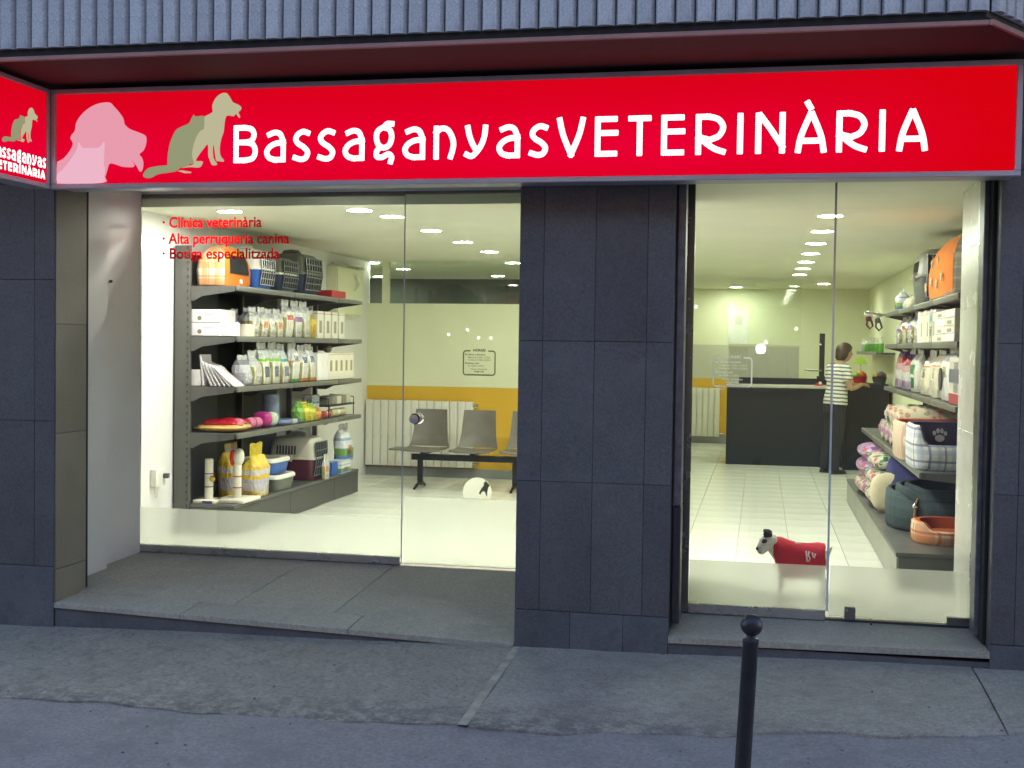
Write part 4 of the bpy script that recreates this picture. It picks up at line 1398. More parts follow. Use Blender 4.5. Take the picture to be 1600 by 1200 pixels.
def pillow(mb, c, s, e=2.6, n=18, m=8, lump=.04):
    rings = []
    for i in range(m + 1):
        a = -PI / 2 + PI * (.03 + .94 * i / m)
        ca, sa = math.cos(a), math.sin(a)
        k = abs(ca) ** (2 / e)
        rg = ring(0, 0, 0, s[1] * k, s[0] * k, e + .6, n)
        z = s[2] / 2 * math.copysign(abs(sa) ** (2 / e * 1.2), sa)
        rings.append([(c[0] + p[0] * (1 + lump * math.sin(3 * z / s[2] + 7 * p[1])), c[1] + p[1] * (1 + lump * math.sin(5 * p[0] / s[0] + i)), c[2] + z * (1 + lump * math.sin(9 * (p[0] + p[1])))) for p in rg])
    mb.loft(rings)
    return mb


def pet_bed(loc, rx, ry, h, dip, outm, inm, label, group='dog beds', rot=0.0, thick=.05, floor_z=.06, name='dog_bed', e=3.0, sink=.0):
    """basket bed: padded wall that is lower at the entrance (toward local -y), cushion inside"""
    r = thing(name, label, 'dog bed', (0, 0, 0), group)
    n = 44
    def o(k, z, sc):
        a = 2 * PI * k / n
        c, s = math.cos(a), math.sin(a)
        return (rx * sc * math.copysign(abs(c) ** (2 / e), c), ry * sc * math.copysign(abs(s) ** (2 / e), s), z)
    def hh(k):
        f = min(1.0, max(0.0, (-math.sin(2 * PI * k / n) - .55) / .3))
        return h * (1 - dip * f * f * (3 - 2 * f))
    ti, t = 1 - thick / rx, thick / rx
    rows = [[o(k, 0, .97) for k in range(n)], [o(k, .015, 1) for k in range(n)], [o(k, hh(k) * .55, 1.015) for k in range(n)], [o(k, hh(k) * .93, 1.0) for k in range(n)], [o(k, hh(k), 1 - t * .35) for k in range(n)]]
    part('outer_wall', MB().loft(rows, True, False), outm, r, 60)
    rows = [[o(k, hh(k), 1 - t * .35) for k in range(n)], [o(k, hh(k) * .98, 1 - t * .8) for k in range(n)], [o(k, hh(k) * .6, ti) for k in range(n)], [o(k, floor_z, ti * .97) for k in range(n)]]
    part('lining', MB().loft(rows, False, False), inm, r, 60)
    part('cushion', pillow(MB(), (0, 0, floor_z), (2 * rx * ti * .97, 2 * ry * ti * .97, .07), 3.2, 24, 6, .02), inm, r, 60)
    r.location = loc
    r.rotation_euler.z = rot
    return r


def dome_house(loc, w, d, h, bodym, facem, label, rot=0.0, window=True):
    """soft fabric house; the plain face with a window looks to local +x"""
    r = thing('pet_house', label, 'pet house', (0, 0, 0), 'fabric pet houses')
    prof = [(0, .97), (.03, 1.0), (.35, 1.03), (.6, .96), (.78, .80), (.9, .60), (.97, .38), (1.0, .16)]
    def pt(a, t, off=0.0):
        for (t0, k0), (t1, k1) in zip(prof, prof[1:]):
            if t <= t1:
                k = k0 + (k1 - k0) * (t - t0) / (t1 - t0)
                break
        c, s = math.cos(a), math.sin(a)
        ex = 2 / 5.0
        puff = 1 + .035 * abs(math.sin(3 * math.atan2(c, abs(s) + 1e-6) * 1.9)) * (1 if abs(s) > .5 else 0)
        x = d / 2 * k * math.copysign(abs(c) ** ex, c)
        y = w / 2 * k * math.copysign(abs(s) ** ex, s) * puff
        L = math.hypot(x, y) + 1e-9
        return (x + off * x / L, y + off * y / L, t * h + off * (.4 if t > .7 else 0))
    n = 60
    part('shell', MB().loft([[pt(2 * PI * k / n, t) for k in range(n)] for t in [p[0] for p in prof] + []]), bodym, r, 60)
    def patch(a0, a1, t0, t1, off, m, nm):
        mb = MB()
        na, nt = 10, 8
        v = [pt(a0 + (a1 - a0) * i / na, t0 + (t1 - t0) * j / nt, off) for j in range(nt + 1) for i in range(na + 1)]
        mb.add(v, [(j * (na + 1) + i, j * (na + 1) + i + 1, (j + 1) * (na + 1) + i + 1, (j + 1) * (na + 1) + i) for j in range(nt) for i in range(na)])
        part(nm, mb, m, r, 60)
    patch(-.74, .74, .01, .99, .006, facem, 'front_face')
    if window:
        patch(-.34, .30, .30, .72, .012, 'gap_shade', 'window')
        part('badge', MB().cyl((d / 2 + .004, .02, h * .13), (d / 2 + .016, .02, h * .13), .022, n=16), 'plastic_white', r)
    r.location = loc
    r.rotation_euler.z = rot
    return r


def tray(loc, sx, sy, h, mat, rimm, label):
    r = thing('litter_tray', label, 'litter tray', loc, 'litter trays')
    x, y, z = loc
    part('tub', MB().loft([ring(x, y, z + t * h, sy * k, sx * k, 6, 24) for t, k in ((0, .84), (.03, .87), (.75, .97))]), mat, r)
    part('rim', MB().loft([ring(x, y, z + t * h, sy * k, sx * k, 6, 24) for t, k in ((.74, .97), (.75, 1.03), (.9, 1.03), (1.0, .95), (1.0, .88), (.8, .86))], False, True), rimm, r)
    return r


def scratch_post(loc, h, ringm, label, toy=None, plate=(.19, .21)):
    r = thing('scratching_post', label, 'scratching post', loc, 'scratching posts')
    x, y, z = loc
    part('base_plate', MB().box(x - plate[0] / 2, x + plate[0] / 2, y - plate[1] / 2, y + plate[1] / 2, z, z + .028, .008, 2), 'plush_cream', r)
    part('post', MB().lathe([(.036, z + .028), (.036, z + h - .006), (.03, z + h)], (x, y), 20), 'plush_cream', r)
    for k in (.36, .66):
        part('band', MB().lathe([(.036, z + h * k - .004), (.0385, z + h * k - .003), (.0385, z + h * k + .004), (.036, z + h * k + .005)], (x, y), 20), ringm, r)
    if toy == 'ball':
        part('toy', MB().ball((x + .04, y - .02, z + h * .54), .024, 12, 8), pm('toy_yellow', (.62, .45, .04), .8), r)
        part('toy_bow', MB().ball((x + .038, y - .022, z + h * .6), (.016, .012, .008), 8, 6), 'red_plastic', r)
    if toy == 'cap':
        part('top_pad', pillow(MB(), (x + .012, y, z + h + .055), (.085, .1, .15), 2.4, 16, 8, .05), 'plush_cream', r, 60)
        part('top_trim', pillow(MB(), (x - .035, y - .01, z + h + .05), (.035, .1, .14), 2.4, 16, 8, .05), 'red_plastic', r, 60)
    return r


M['plush_cream'] = pm('cream_plush', (.70, .66, .54), .95, 0, .08, 20, .5, 300)
M['blue_band'] = pm('blue_band', (.05, .06, .12), .8)
M['red_band'] = pm('red_band', (.35, .04, .06), .8)

LU = 'long shelf unit'
# ---- top shelf
zt = 2.09
dome_house((-4.53, 2.76, zt), .56, .28, .36, 'orange_plaid', 'orange_cloth', 'orange fabric pet house with plaid sides and a dark window, beside the blue carrier')
carrier((-4.57, 3.27, zt), .46, .37, .36, 'blue_plastic', 'cream_plastic', 'wire', 'blue pet carrier with a pale wire door, beside the orange fabric house', grid=(6, 5))
carrier((-4.56, 3.78, zt), .46, .42, .33, 'navy_plastic', 'olive_plastic', 'wire_dark', 'smaller dark pet carrier between the blue carrier and the biggest dark one', rim='cream_plastic')
carrier((-4.55, 4.33, zt), .48, .52, .40, 'navy_plastic', 'olive_plastic', 'wire_dark', 'biggest dark pet carrier on the long shelf unit, next to the flat red box', rim='olive_plastic')
carton((-4.45, 5.02, zt), .3, .42, .075, 'red_plastic', 'flat red box at the far end of the top shelf', None, lid='red_plastic')
# ---- second shelf
zt = 1.67
G2 = 'white boxes stacked by the window'
for k, lb in ((0, 'lower white box with a round brown logo, in the stack of two'), (1, 'upper white box with a round brown logo, in the stack of two')):
    r = carton((-4.545, 2.60, zt + .112 * k), .26, .3, .108, 'box_white', lb, G2)
    mb = MB().cyl((-4.60, 2.449, zt + .112 * k + .036), (-4.60, 2.447, zt + .112 * k + .036), .019, n=16)
    part('round_logo', mb, 'logo_brown', r)
    part('printed_line', MB().box(-4.565, -4.465, 2.4475, 2.449, zt + .112 * k + .066, zt + .112 * k + .072), pm('print_grey', (.4, .36, .4), .6), r)
carton((-4.365, 2.56, zt), .09, .14, .115, 'box_white', 'small pinkish white carton in front of the clear bags, beside the stack of two')
carton((-4.315, 2.76, zt), .08, .14, .105, 'box_cream', 'small cream carton between the pinkish carton and the foil bags')
bag((-4.52, 2.95, zt), .17, .14, .24, 'bag_clear', 'grey clear-wrapped bag behind the small pinkish carton', None, seal='bag_clear')
bag((-4.42, 2.97, zt), .16, .12, .25, 'bag_clear', 'grey clear-wrapped bag behind the small cream carton', None, seal='bag_clear')
GB = 'foil food bags on the second shelf'
for i, (y, h, mt) in enumerate([(2.92, .255, 'bag_silver'), (3.10, .26, 'bag_orange_print'), (3.28, .25, 'bag_silver'), (3.46, .255, 'bag_orange_print')]):
    bag((-4.345, y, zt), .165, .11, h, mt, f'{ORD[i]} small foil food bag from the cream carton on the second shelf', GB)
for i, (y, mt, c) in enumerate([(3.66, 'bag_red_print', 'red'), (3.90, 'bag_violet_print', 'violet'), (4.13, 'bag_silver', 'faint grey')]):
    bag((-4.35, y, zt), .2, .12, .35, mt, f'tall foil food bag with {c} print on the second shelf of the long unit', GB)
bag((-4.35, 4.31, zt), .14, .11, .27, 'bag_yellow', 'yellow food bag beside the slim cartons on the second shelf', None)
for i, y in enumerate((4.49, 4.70, 4.91, 5.12)):
    carton((-4.35, y, zt), .1, .165, .27, 'box_slim', f'{ORD[i]} slim cream carton from the yellow bag on the second shelf', 'slim cream cartons')
# ---- third shelf
zt = 1.25
carton((-4.635, 2.56, zt), .085, .2, .135, 'box_white', 'white carton standing at the window end of the third shelf', None)
for i, (x0, ang, hh) in enumerate([(-4.59, 6, .26), (-4.555, 24, .22), (-4.525, 28, .215), (-4.49, 31, .21), (-4.455, 36, .21), (-4.425, 43, .215), (-4.40, 52, .22)]):
    r = thing('booklet', f'{ORD[i]} white booklet from the white carton, leaning over on the third shelf', 'booklet', (0, 0, 0), 'leaning white booklets')
    part('cover', MB().box(-.014, 0, 0, .19, 0, hh, .0015), 'booklet', r)
    part('page_block', MB().box(-.012, -.002, -.002, .0, .003, hh - .003), pm('pages', (.45, .43, .44), .7), r)
    r.rotation_euler.y = -math.radians(ang)
    r.location = (x0 + .014 + hh * math.sin(math.radians(ang)) * .62, 2.45, zt + .0035)
G3 = 'food bags on the third shelf'
T3 = [(2.74, .26, 'bag_dark', 'grey and white food bag next to the leaning booklets on the third shelf'), (2.93, .30, 'bag_silver', 'second food bag from the booklets on the third shelf, plain silver'),
      (3.14, .37, 'bag_green_print', 'tall food bag with a bright green band, nearer to the booklets'), (3.36, .37, 'bag_green_print', 'tall food bag with a bright green band, next to the teal one'),
      (3.58, .36, 'bag_teal_print', 'tall food bag with a teal band on the third shelf'), (3.82, .37, 'bag_green_foot', 'tall white food bag with a green foot on the third shelf'),
      (4.05, .35, 'bag_orange_foot', 'white food bag with an orange foot, next to the green-footed one'), (4.27, .36, 'bag_orange_foot', 'white food bag with an orange foot, next to the cartons')]
for y, h, mt, lb in T3:
    bag((-4.345, y, zt), .2, .12, h, mt, lb, G3)
for i in range(7):
    carton((-4.35, 4.47 + i * .155, zt), .12, .15, .275, 'box_window' if i > 1 else 'box_white', f'{ORD[i]} upright carton from the orange-footed bags on the third shelf', 'upright cartons on the third shelf')
r = thing('ball_toy', 'olive round toy lying on the upright cartons of the third shelf', 'toy', (-4.36, 4.86, zt + .275))
part('ball', MB().ball((-4.36, 4.86, zt + .315), .045, 12, 8), 'olive_plastic', r)
part('ring_seam', MB().lathe([(.0455, zt + .311), (.047, zt + .315), (.0455, zt + .319)], (-4.36, 4.86), 14), 'taupe_plastic', r)
# ---- fourth shelf
zt = .86
r = thing('wrapped_cushion', 'flat cushion wrapped in plastic, red above and yellow below, on the fourth shelf', 'cushion', (-4.48, 2.66, zt))
part('lower_half', pillow(MB(), (-4.48, 2.68, zt + .035), (.40, .40, .07), 3.4, 24, 6, .02), pm('cushion_yellow', (.62, .40, .12), .35, 0, .1, 9, .5, 30), r, 60)
part('upper_half', pillow(MB(), (-4.47, 2.68, zt + .075), (.36, .36, .08), 2.6, 24, 6, .04), pm('cushion_red', (.52, .015, .04), .25, 0, .15, 9, .6, 25), r, 60)
part('wrap_end', pillow(MB(), (-4.66, 2.60, zt + .03), (.08, .16, .03), 2.4, 14, 5, .15), pm('clear_end', (.7, .55, .4), .15, 0, .2, 30), r, 60)
part('bow', pillow(MB(), (-4.33, 2.62, zt + .07), (.1, .12, .09), 2.2, 14, 6, .2), pm('bow_pink', (.66, .22, .28), .2, 0, .25, 40), r, 60)
r = thing('wrapped_towel', 'pink rolled towel beside the red and yellow wrapped cushion', 'towel', (-4.36, 3.0, zt))
part('roll', MB().tube([(-4.38, 2.92, zt + .05), (-4.38, 3.0, zt + .052), (-4.37, 3.14, zt + .05)], [.045, .05, .046], 14), pm('towel_pink', (.62, .17, .30), .8, 0, .2, 20, .5, 100), r, 60)
part('band', MB().tube([(-4.38, 3.015, zt + .0515), (-4.379, 3.03, zt + .0515)], .0515, 14), 'maroon_plastic', r)
r = thing('magenta_pack', 'magenta pack with a pale green end on the fourth shelf', 'pack', (-4.4, 3.25, zt))
part('pouch', pillow(MB(), (-4.38, 3.25, zt + .07), (.16, .15, .14), 3, 18, 7, .05), pm('pack_magenta', (.42, .02, .20), .3, 0, .1), r, 60)
part('end_sheet', pillow(MB(), (-4.36, 3.38, zt + .065), (.14, .13, .13), 3, 18, 7, .06), pm('pack_green', (.52, .58, .46), .3, 0, .2, 25), r, 60)
r = thing('feeder_bowl', 'blue-grey upright feeder tube with a round foot on the fourth shelf', 'feeder', (-4.45, 3.62, zt))
part('tube', MB().lathe([(.085, zt + .05), (.08, zt + .28), (.075, zt + .285)], (-4.45, 3.6), 20), pm('feeder_blue', (.16, .20, .27), .3), r)
part('foot', MB().loft([ring(-4.40, 3.66, zt + z, .30 * k, .26 * k, 3, 24) for z, k in ((0, .9), (.02, 1), (.05, .95))]), pm('feeder_foot', (.12, .17, .28), .3), r)
r = thing('brush_pack', 'pale pack lying at the front edge below the feeder tube', 'pack', (-4.33, 3.78, zt))
part('sleeve', MB().box(-4.38, -4.29, 3.68, 3.88, zt, zt + .045, .01, 2), 'beige_plastic', r)
part('end_cap', MB().box(-4.378, -4.292, 3.881, 3.95, zt + .001, zt + .044, .01, 2), 'blue_plastic', r)
for i, (y, h, c, lb) in enumerate([(4.02, .2, (.16, .36, .05), 'green snack bag on the fourth shelf, nearest to the feeder tube'), (4.17, .19, (.58, .52, .03), 'bright yellow snack bag on the fourth shelf'), (4.32, .17, (.40, .50, .05), 'lime snack bag on the fourth shelf, next to the orange one'), (4.45, .12, (.58, .26, .04), 'small orange snack bag on the fourth shelf')]):
    M['snack%d' % i] = bands('snack_print_%d' % i, [(0, c), (.6, tuple(min(1, q * 1.4 + .05) for q in c)), (.8, c)], .2, [(.2, .6, .2, .8, (.5, .12, .03) if i < 3 else (.6, .5, .1), .45)], crumple=.7)
    bag((-4.34, y, zt), .15, .1, h, 'snack%d' % i, lb, 'snack bags', seal='snack%d' % i, cat='snack bag', name='snack_bag')
carton((-4.45, 4.62, zt), .12, .2, .24, 'bag_teal_print', 'white carton with a blue drawing behind the snack bags', None)
r = thing('display_rack', 'low dark display rack of treat packs at the end of the fourth shelf', 'rack', (-4.45, 5.05, zt))
part('tray', MB().box(-4.6, -4.30, 4.76, 5.55, zt + .11, zt + .125), 'black', r)
for y in (4.77, 5.54):
    part('side_wire', MB().tube([(-4.58, y, zt), (-4.58, y, zt + .21), (-4.31, y, zt + .19), (-4.31, y, zt)], .006, 6), 'black', r)
for i, (y, c) in enumerate([(4.85, 'olive_plastic'), (5.0, 'taupe_plastic'), (5.15, 'beige_plastic'), (5.3, 'taupe_plastic'), (5.44, 'beige_plastic')]):
    o = carton((-4.42, y, zt + .1265), .18, .13, .085, c, f'{ORD[i]} small treat carton from the white carton, on the low display rack', 'treat cartons on the rack')
r = thing('treat_roll', 'red treat roll in front of the low display rack', 'treats', (-4.35, 4.8, zt))
part('roll', MB().tube([(-4.36, 4.70, zt + .035), (-4.36, 4.90, zt + .035)], .035, 14), pm('treat_red', (.50, .07, .05), .4), r)
part('label_band', MB().tube([(-4.36, 4.78, zt + .035), (-4.36, 4.82, zt + .035)], .0362, 14), 'cream_plastic', r)
r = thing('treat_roll', 'cream treat roll under the low display rack', 'treats', (-4.35, 5.1, zt))
part('roll', MB().tube([(-4.36, 4.93, zt + .04), (-4.36, 5.35, zt + .04)], .04, 14), pm('treat_cream', (.62, .52, .30), .5, 0, .2, 30), r)
part('label_band', MB().tube([(-4.36, 5.08, zt + .04), (-4.36, 5.16, zt + .04)], .0412, 14), 'cream_plastic', r)
# ---- base deck
zt = .26
scratch_post((-4.56, 2.56, zt), .37, 'blue_band', 'cream scratching post with dark bands and a yellow toy, nearest to the white wall', 'ball')
scratch_post((-4.375, 2.72, zt), .32, 'red_band', 'cream scratching post with red bands and a padded top, in front of the kibble bags', 'cap', (.28, .36))
part('plate_stripe', MB().box(-4.57, -4.48, 2.4530, 2.4546, zt + .004, zt + .024), pm('stripe_blue', (.06, .06, .22), .6), bpy.data.objects['scratching_post'])
bag((-4.55, 2.98, zt), .27, .16, .47, 'bag_kibble', 'yellow and grey kibble bag half hidden behind the red-banded scratching post', 'kibble bags', seal='bag_kibble', cat='kibble bag', name='kibble_bag')
bag((-4.37, 3.08, zt), .30, .18, .47, 'bag_kibble', 'yellow and grey kibble bag with a gathered top, beside the litter trays', 'kibble bags', seal=pm('kibble_tie', (.68, .52, .04), .4, 0, .2, 30, .5, 30), cat='kibble bag', name='kibble_bag', tall=.72)
tray((-4.45, 3.60, zt), .36, .46, .15, 'olive_plastic', 'cream_plastic', 'lower grey litter tray with a cream rim, under the blue one')
tray((-4.50, 3.60, zt + .152), .36, .44, .145, 'blue_plastic', 'cream_plastic', 'upper blue litter tray with a white rim, on the grey one')
carrier((-4.53, 4.50, zt), .5, .40, .43, 'maroon_plastic', 'beige_plastic', 'wire_dark', 'pet carrier with beige top and maroon bottom on the base of the long shelf unit', grid=(5, 4))
bag((-4.255, 4.55, zt + .0), .15, .04, .25, 'bag_orange_print', 'slim white pack leaning against the maroon and beige carrier', None, cat='food bag')
carton((-4.36, 4.92, zt), .14, .18, .135, 'blue_plastic', 'plain blue carton next to the maroon and beige carrier', None)
carton((-4.34, 5.18, zt), .16, .28, .13, 'print_picture', 'printed pale blue carton beside the plain blue one on the base', None)
carton((-4.40, 5.44, zt), .16, .2, .10, 'box_cream', 'cream carton under the picture bag at the end of the base', None)
bag((-4.38, 5.43, zt + .10), .32, .14, .40, 'print_picture', 'large white and blue food bag with a picture, at the far end of the base', None)

# ================================================================== GOODS on the second unit (front faces -x)
M['navy_cloth'] = pm('navy_cloth', (.022, .035, .10), .9, 0, .15, 20, .3, 200)
M['blue_plaid'] = plaid('blue_plaid', (.72, .72, .66), (.40, .47, .56), (.10, .14, .26), 11, 9, .3, .14)
M['red_lining'] = pm('red_lining', (.40, .07, .03), .9, 0, .12, 15, .3, 200)
M['striped_cloth'] = plaid('striped_cloth', (.62, .52, .40), (.40, .22, .14), (.32, .12, .08), 26, 0, .3, .12)
M['green_bed'] = plaid('green_bed', (.055, .082, .085), (.045, .07, .075), (.09, .10, .10), 14, 14, .3, .08)
M['green_lining'] = pm('green_lining', (.022, .034, .038), .95, 0, .2, 14, .3, 200)
M['orange_bed'] = plaid('orange_bed', (.74, .62, .44), (.62, .20, .05), (.56, .12, .03), 7, 7, .4, .12)
M['orange_lining'] = pm('orange_lining', (.46, .09, .02), .9, 0, .15, 14, .3, 200)
M['leather'] = pm('leather_strap', (.34, .17, .06), .5, 0, .15, 20)
M['cream_cloth'] = pm('cream_cloth', (.60, .54, .36), .9, 0, .1, 12, .4, 120)
M['floral_purple'] = floral('floral_purple', [(.36, .24, .42), (.20, .07, .28), (.56, .46, .46), (.52, .12, .20), (.28, .18, .42), (.12, .2, .1)], 20)
M['floral_green'] = floral('floral_green', [(.52, .50, .40), (.03, .14, .07), (.10, .26, .12), (.55, .12, .16), (.58, .52, .42), (.03, .16, .07)], 20)
M['floral_pink'] = floral('floral_pink', [(.56, .46, .40), (.48, .18, .22), (.30, .16, .28), (.60, .54, .44), (.36, .30, .24)], 22)
M['floral_cream'] = floral('floral_cream', [(.58, .53, .40), (.56, .50, .38), (.34, .32, .18), (.50, .26, .18), (.54, .48, .36)], 20)
M['paw_cream'] = pm('paw_print', (.62, .55, .36), .9)
M['paw_white'] = pm('paw_white', (.62, .64, .66), .9)
M['fleece_plaid'] = plaid('fleece_plaid', (.36, .33, .26), (.26, .25, .21), (.46, .42, .34), 13, 13, .35, .15)


def paw(parent, c, s, ux, uz, mat):
    """four toes and a pad, facing along ux x uz"""
    ux, uz = Vector(ux).normalized(), Vector(uz).normalized()
    nrm = ux.cross(uz).normalized()
    mb = MB()
    for (u, v, a, b) in ((0, -.25, .48, .36), (-.55, .28, .17, .24), (-.19, .52, .17, .26), (.19, .52, .17, .26), (.55, .28, .17, .24)):
        cc = Vector(c) + ux * u * s + uz * v * s
        top = [cc + ux * a * s * math.cos(2 * PI * k / 14) + uz * b * s * math.sin(2 * PI * k / 14) for k in range(14)]
        mb.loft([[p - nrm * .004 for p in top], [p + nrm * .004 for p in top]])
    part('paw_print', mb, mat, parent, 0)


SU = 'entrance shelf'
# ---- top shelf
zt = 2.026
r = dome_house((1.56, 2.72, zt), 1.36, .52, .50, 'fleece_plaid', 'orange_cloth', 'orange fabric pet house with cream paw prints, on top of the shelf by the entrance', PI, window=False)
for (y, z, s) in ((3.2, .10, .055), (2.9, .13, .05), (2.6, .10, .05), (3.0, .27, .05), (2.35, .14, .05), (2.7, .28, .05)):
    paw(r, Vector((1.279 + .05 * max(0, (z - .2) / .2), y, zt + z)), s, (0, 1, 0), (0, 0, 1), 'paw_cream')
for o in list(r.children):
    if o.name.startswith('paw_print'):
        o.matrix_parent_inverse = Matrix.Translation(r.location) @ Matrix.Rotation(-PI, 4, 'Z') @ Matrix.Translation(-r.location) if False else Matrix.Rotation(-PI, 4, 'Z')
carrier((1.55, 4.12, zt), .78, .48, .47, 'grey_plastic', 'taupe_plastic', 'wire', 'grey pet carrier with an upright wire door, beside the orange house with paw prints', -PI / 2, grid=(9, 1))
bag((1.40, 5.05, zt), .36, .14, .13, 'box_cream', 'low cream pack on top of the entrance shelf, beyond the grey carrier', None, PI, cat='pack', name='pack')
bag((1.38, 5.75, zt), .25, .12, .22, 'print_picture', 'small blue and white pack at the far end of the top of the entrance shelf', None, PI, cat='pack', name='pack')
for x, y, z, c, lb in ((1.13, 6.6, 1.96, 'maroon_plastic', 'dog lead with a dark red handle hanging at the far end of the entrance shelf'), (1.22, 6.55, 1.94, 'grey_plastic', 'dog lead with a dark handle hanging at the far end of the entrance shelf')):
    r = thing('dog_lead', lb, 'dog lead', (x, y, z), 'hanging dog leads')
    part('chrome_hook', MB().ball((x, y, z + .06), (.05, .03, .03), 12, 8), 'cream_plastic', r)
    part('strap_loop', MB().tube([(x, y, z + .05), (x + .03, y, z - .02), (x + .045, y, z - .07), (x + .015, y, z - .10), (x - .02, y, z - .06), (x - .01, y, z), (x, y, z + .05)], .011, 8), c, r)
    part('grip', MB().box(x - .03, x + .03, y - .02, y + .02, z - .02, z + .03, .01, 2), c, r)
r = thing('hook_rail', 'short metal rail of hooks at the far end of the entrance shelf', 'hook rail', (1.3, 6.55, 2.0))
part('rail', MB().tube([(1.31, 6.47, 2.0), (1.08, 6.47, 2.03)], .012, 8), 'steel', r)
for x in (1.13, 1.23):
    part('hook', MB().tube([(x, 6.47, 2.015), (x, 6.55, 2.03), (x, 6.60, 2.05)], .005, 6), 'steel', r)
# ---- second shelf
zt = 1.695
for j in range(2):
    for i in range(4):
        carton((1.45, 2.12 + .48 * j, zt + .058 * i), .28, .46, .056, 'box_slim' if (i + j) % 3 else 'box_white', f'{ORD[3 - i]} carton from the top in the {("nearer", "farther")[j]} flat stack behind the tiled pier', 'flat cartons on the entrance shelf')
for i in range(6):
    carton((1.44, 2.98 + i * .185, zt), .24, .17, .255 + .01 * (i % 2), ('box_slim', 'bag_teal_print', 'box_slim', 'box_cream', 'box_slim', 'box_white')[i], f'{ORD[i]} upright carton from the flat stacks on the entrance shelf', 'upright cartons on the entrance shelf')
for y, h, mt, lb in ((4.42, .27, 'bag_silver', 'silver food bag next to the upright cartons on the entrance shelf'), (4.85, .30, 'bag_violet_print', 'violet printed food bag below the cream pack on the entrance shelf'), (5.35, .29, 'bag_red_print', 'red printed food bag on the second board of the entrance shelf'), (5.85, .27, 'bag_violet_print', 'last violet printed food bag at the far end of the second board')):
    bag((1.42, y, zt), .34, .13, h, mt, lb, 'food bags on the second entrance board', PI)
# ---- third shelf
zt = 1.255
M['box_dogs'] = bands('box_dogs', [(0, (.40, .03, .06)), (.22, (.62, .58, .48)), (.45, (.12, .12, .17)), (.75, (.60, .56, .46)), (.92, (.68, .65, .55))], .35, [(.25, .9, .05, .5, (.14, .14, .2), .55)])
M['bag_oval'] = bands('bag_oval', [(0, (.70, .70, .66)), (.7, (.74, .72, .62)), (.85, (.6, .62, .66))], .22, [(.55, .72, .3, .7, (.55, .42, .1), .5), (.5, .6, .55, .85, (.3, .26, .1), .5)], crumple=.5)
M['bag_hound'] = bands('bag_hound', [(0, (.66, .62, .48)), (.6, (.62, .58, .46)), (.72, (.58, .22, .12)), (.76, (.64, .6, .5))], .25, [(.45, .68, .35, .7, (.08, .06, .05), .55), (.1, .4, .2, .8, (.5, .46, .36), .5)], crumple=.5)
M['bag_meadow'] = bands('bag_meadow', [(0, (.62, .6, .52)), (.1, (.03, .16, .08)), (.38, (.66, .64, .56)), (.46, (.05, .24, .10)), (.72, (.62, .62, .58))], .22, [(.1, .72, .7, 1, (.7, .68, .6), .9)], crumple=.5)
M['bag_berry'] = bands('bag_berry', [(0, (.42, .34, .46)), (.25, (.58, .55, .56)), (.5, (.55, .32, .36)), (.68, (.40, .03, .06)), (.88, (.10, .05, .28))], .22, [(.05, .25, .2, .8, (.3, .14, .36), .6)], crumple=.5)
carton((1.46, 2.0, zt), .26, .42, .33, 'box_dogs', 'carton with dark dog pictures and a red foot, on the third board behind the pier', None)
r = bag((1.43, 2.62, zt), .46, .16, .415, 'bag_oval', 'tall white food bag with a dark oval emblem, on the entrance shelf', 'food bags on the third entrance board', PI)
mb = MB()
o = [(1.340 - .002, 2.66 + .075 * math.cos(2 * PI * k / 24), zt + .16 + .085 * math.sin(2 * PI * k / 24)) for k in range(24)]
o2 = [(p[0] - .010, p[1], p[2]) for p in o]
mb.loft([o, o2])
q = part('oval_emblem', mb, pm('oval_dark', (.05, .05, .07), .3), None)
q.parent = r
q.matrix_parent_inverse = r.matrix_basis.inverted()
for y, w, h, mt, lb in ((3.22, .40, .40, 'bag_hound', 'cream food bag with a small dark dog, next to the oval emblem bag'), (3.80, .42, .38, 'bag_hound', 'cream food bag with a small dark dog, next to the green bag'),
                        (4.55, .46, .40, 'bag_meadow', 'green and white food bag on the third entrance board'), (5.2, .44, .40, 'bag_berry', 'purple and red food bag beside the green and white one'), (5.85, .5, .43, 'bag_berry', 'purple and red food bag at the far end of the third entrance board')):
    bag((1.43, y, zt), w, .15, h, mt, lb, 'food bags on the third entrance board', PI)
# ---- fourth shelf
zt = .804
pet_bed((1.41, 2.10, zt - .005), .36, .34, .31, .42, 'blue_plaid', 'navy_cloth', 'blue and cream plaid dog bed with navy lining and a white paw', floor_z=.05, e=5)
r = bpy.data.objects['dog_bed']
paw(r, Vector((1.30, 2.372, zt + .20)), .07, (1, 0, 0), (0, -.1, 1), 'paw_white')
pet_bed((1.40, 2.80, zt + .0), .37, .33, .285, .1, 'striped_cloth', 'red_lining', 'brown striped dog bed with red lining, behind the blue plaid bed', floor_z=.05, e=5)
FR = [(3.30, 0, 'floral_cream', 'rolled cream floral quilt next to the striped bed, lower layer'), (3.62, 0, 'floral_cream', 'second cream floral quilt roll from the striped bed, lower layer'), (3.98, 0, 'floral_pink', 'pink floral quilt roll in the middle of the lower layer'), (4.34, 0, 'floral_pink', 'fourth quilt roll from the striped bed, pink floral, lower layer'), (4.72, 0, 'floral_pink', 'pink floral quilt roll at the far end of the lower layer'),
      (3.40, 1, 'floral_cream', 'cream floral quilt roll on top, next to the striped bed'), (3.80, 1, 'floral_cream', 'cream floral quilt roll on top, in the middle'), (4.2, 1, 'floral_green', 'quilt roll on top with a dark leaf pattern')]
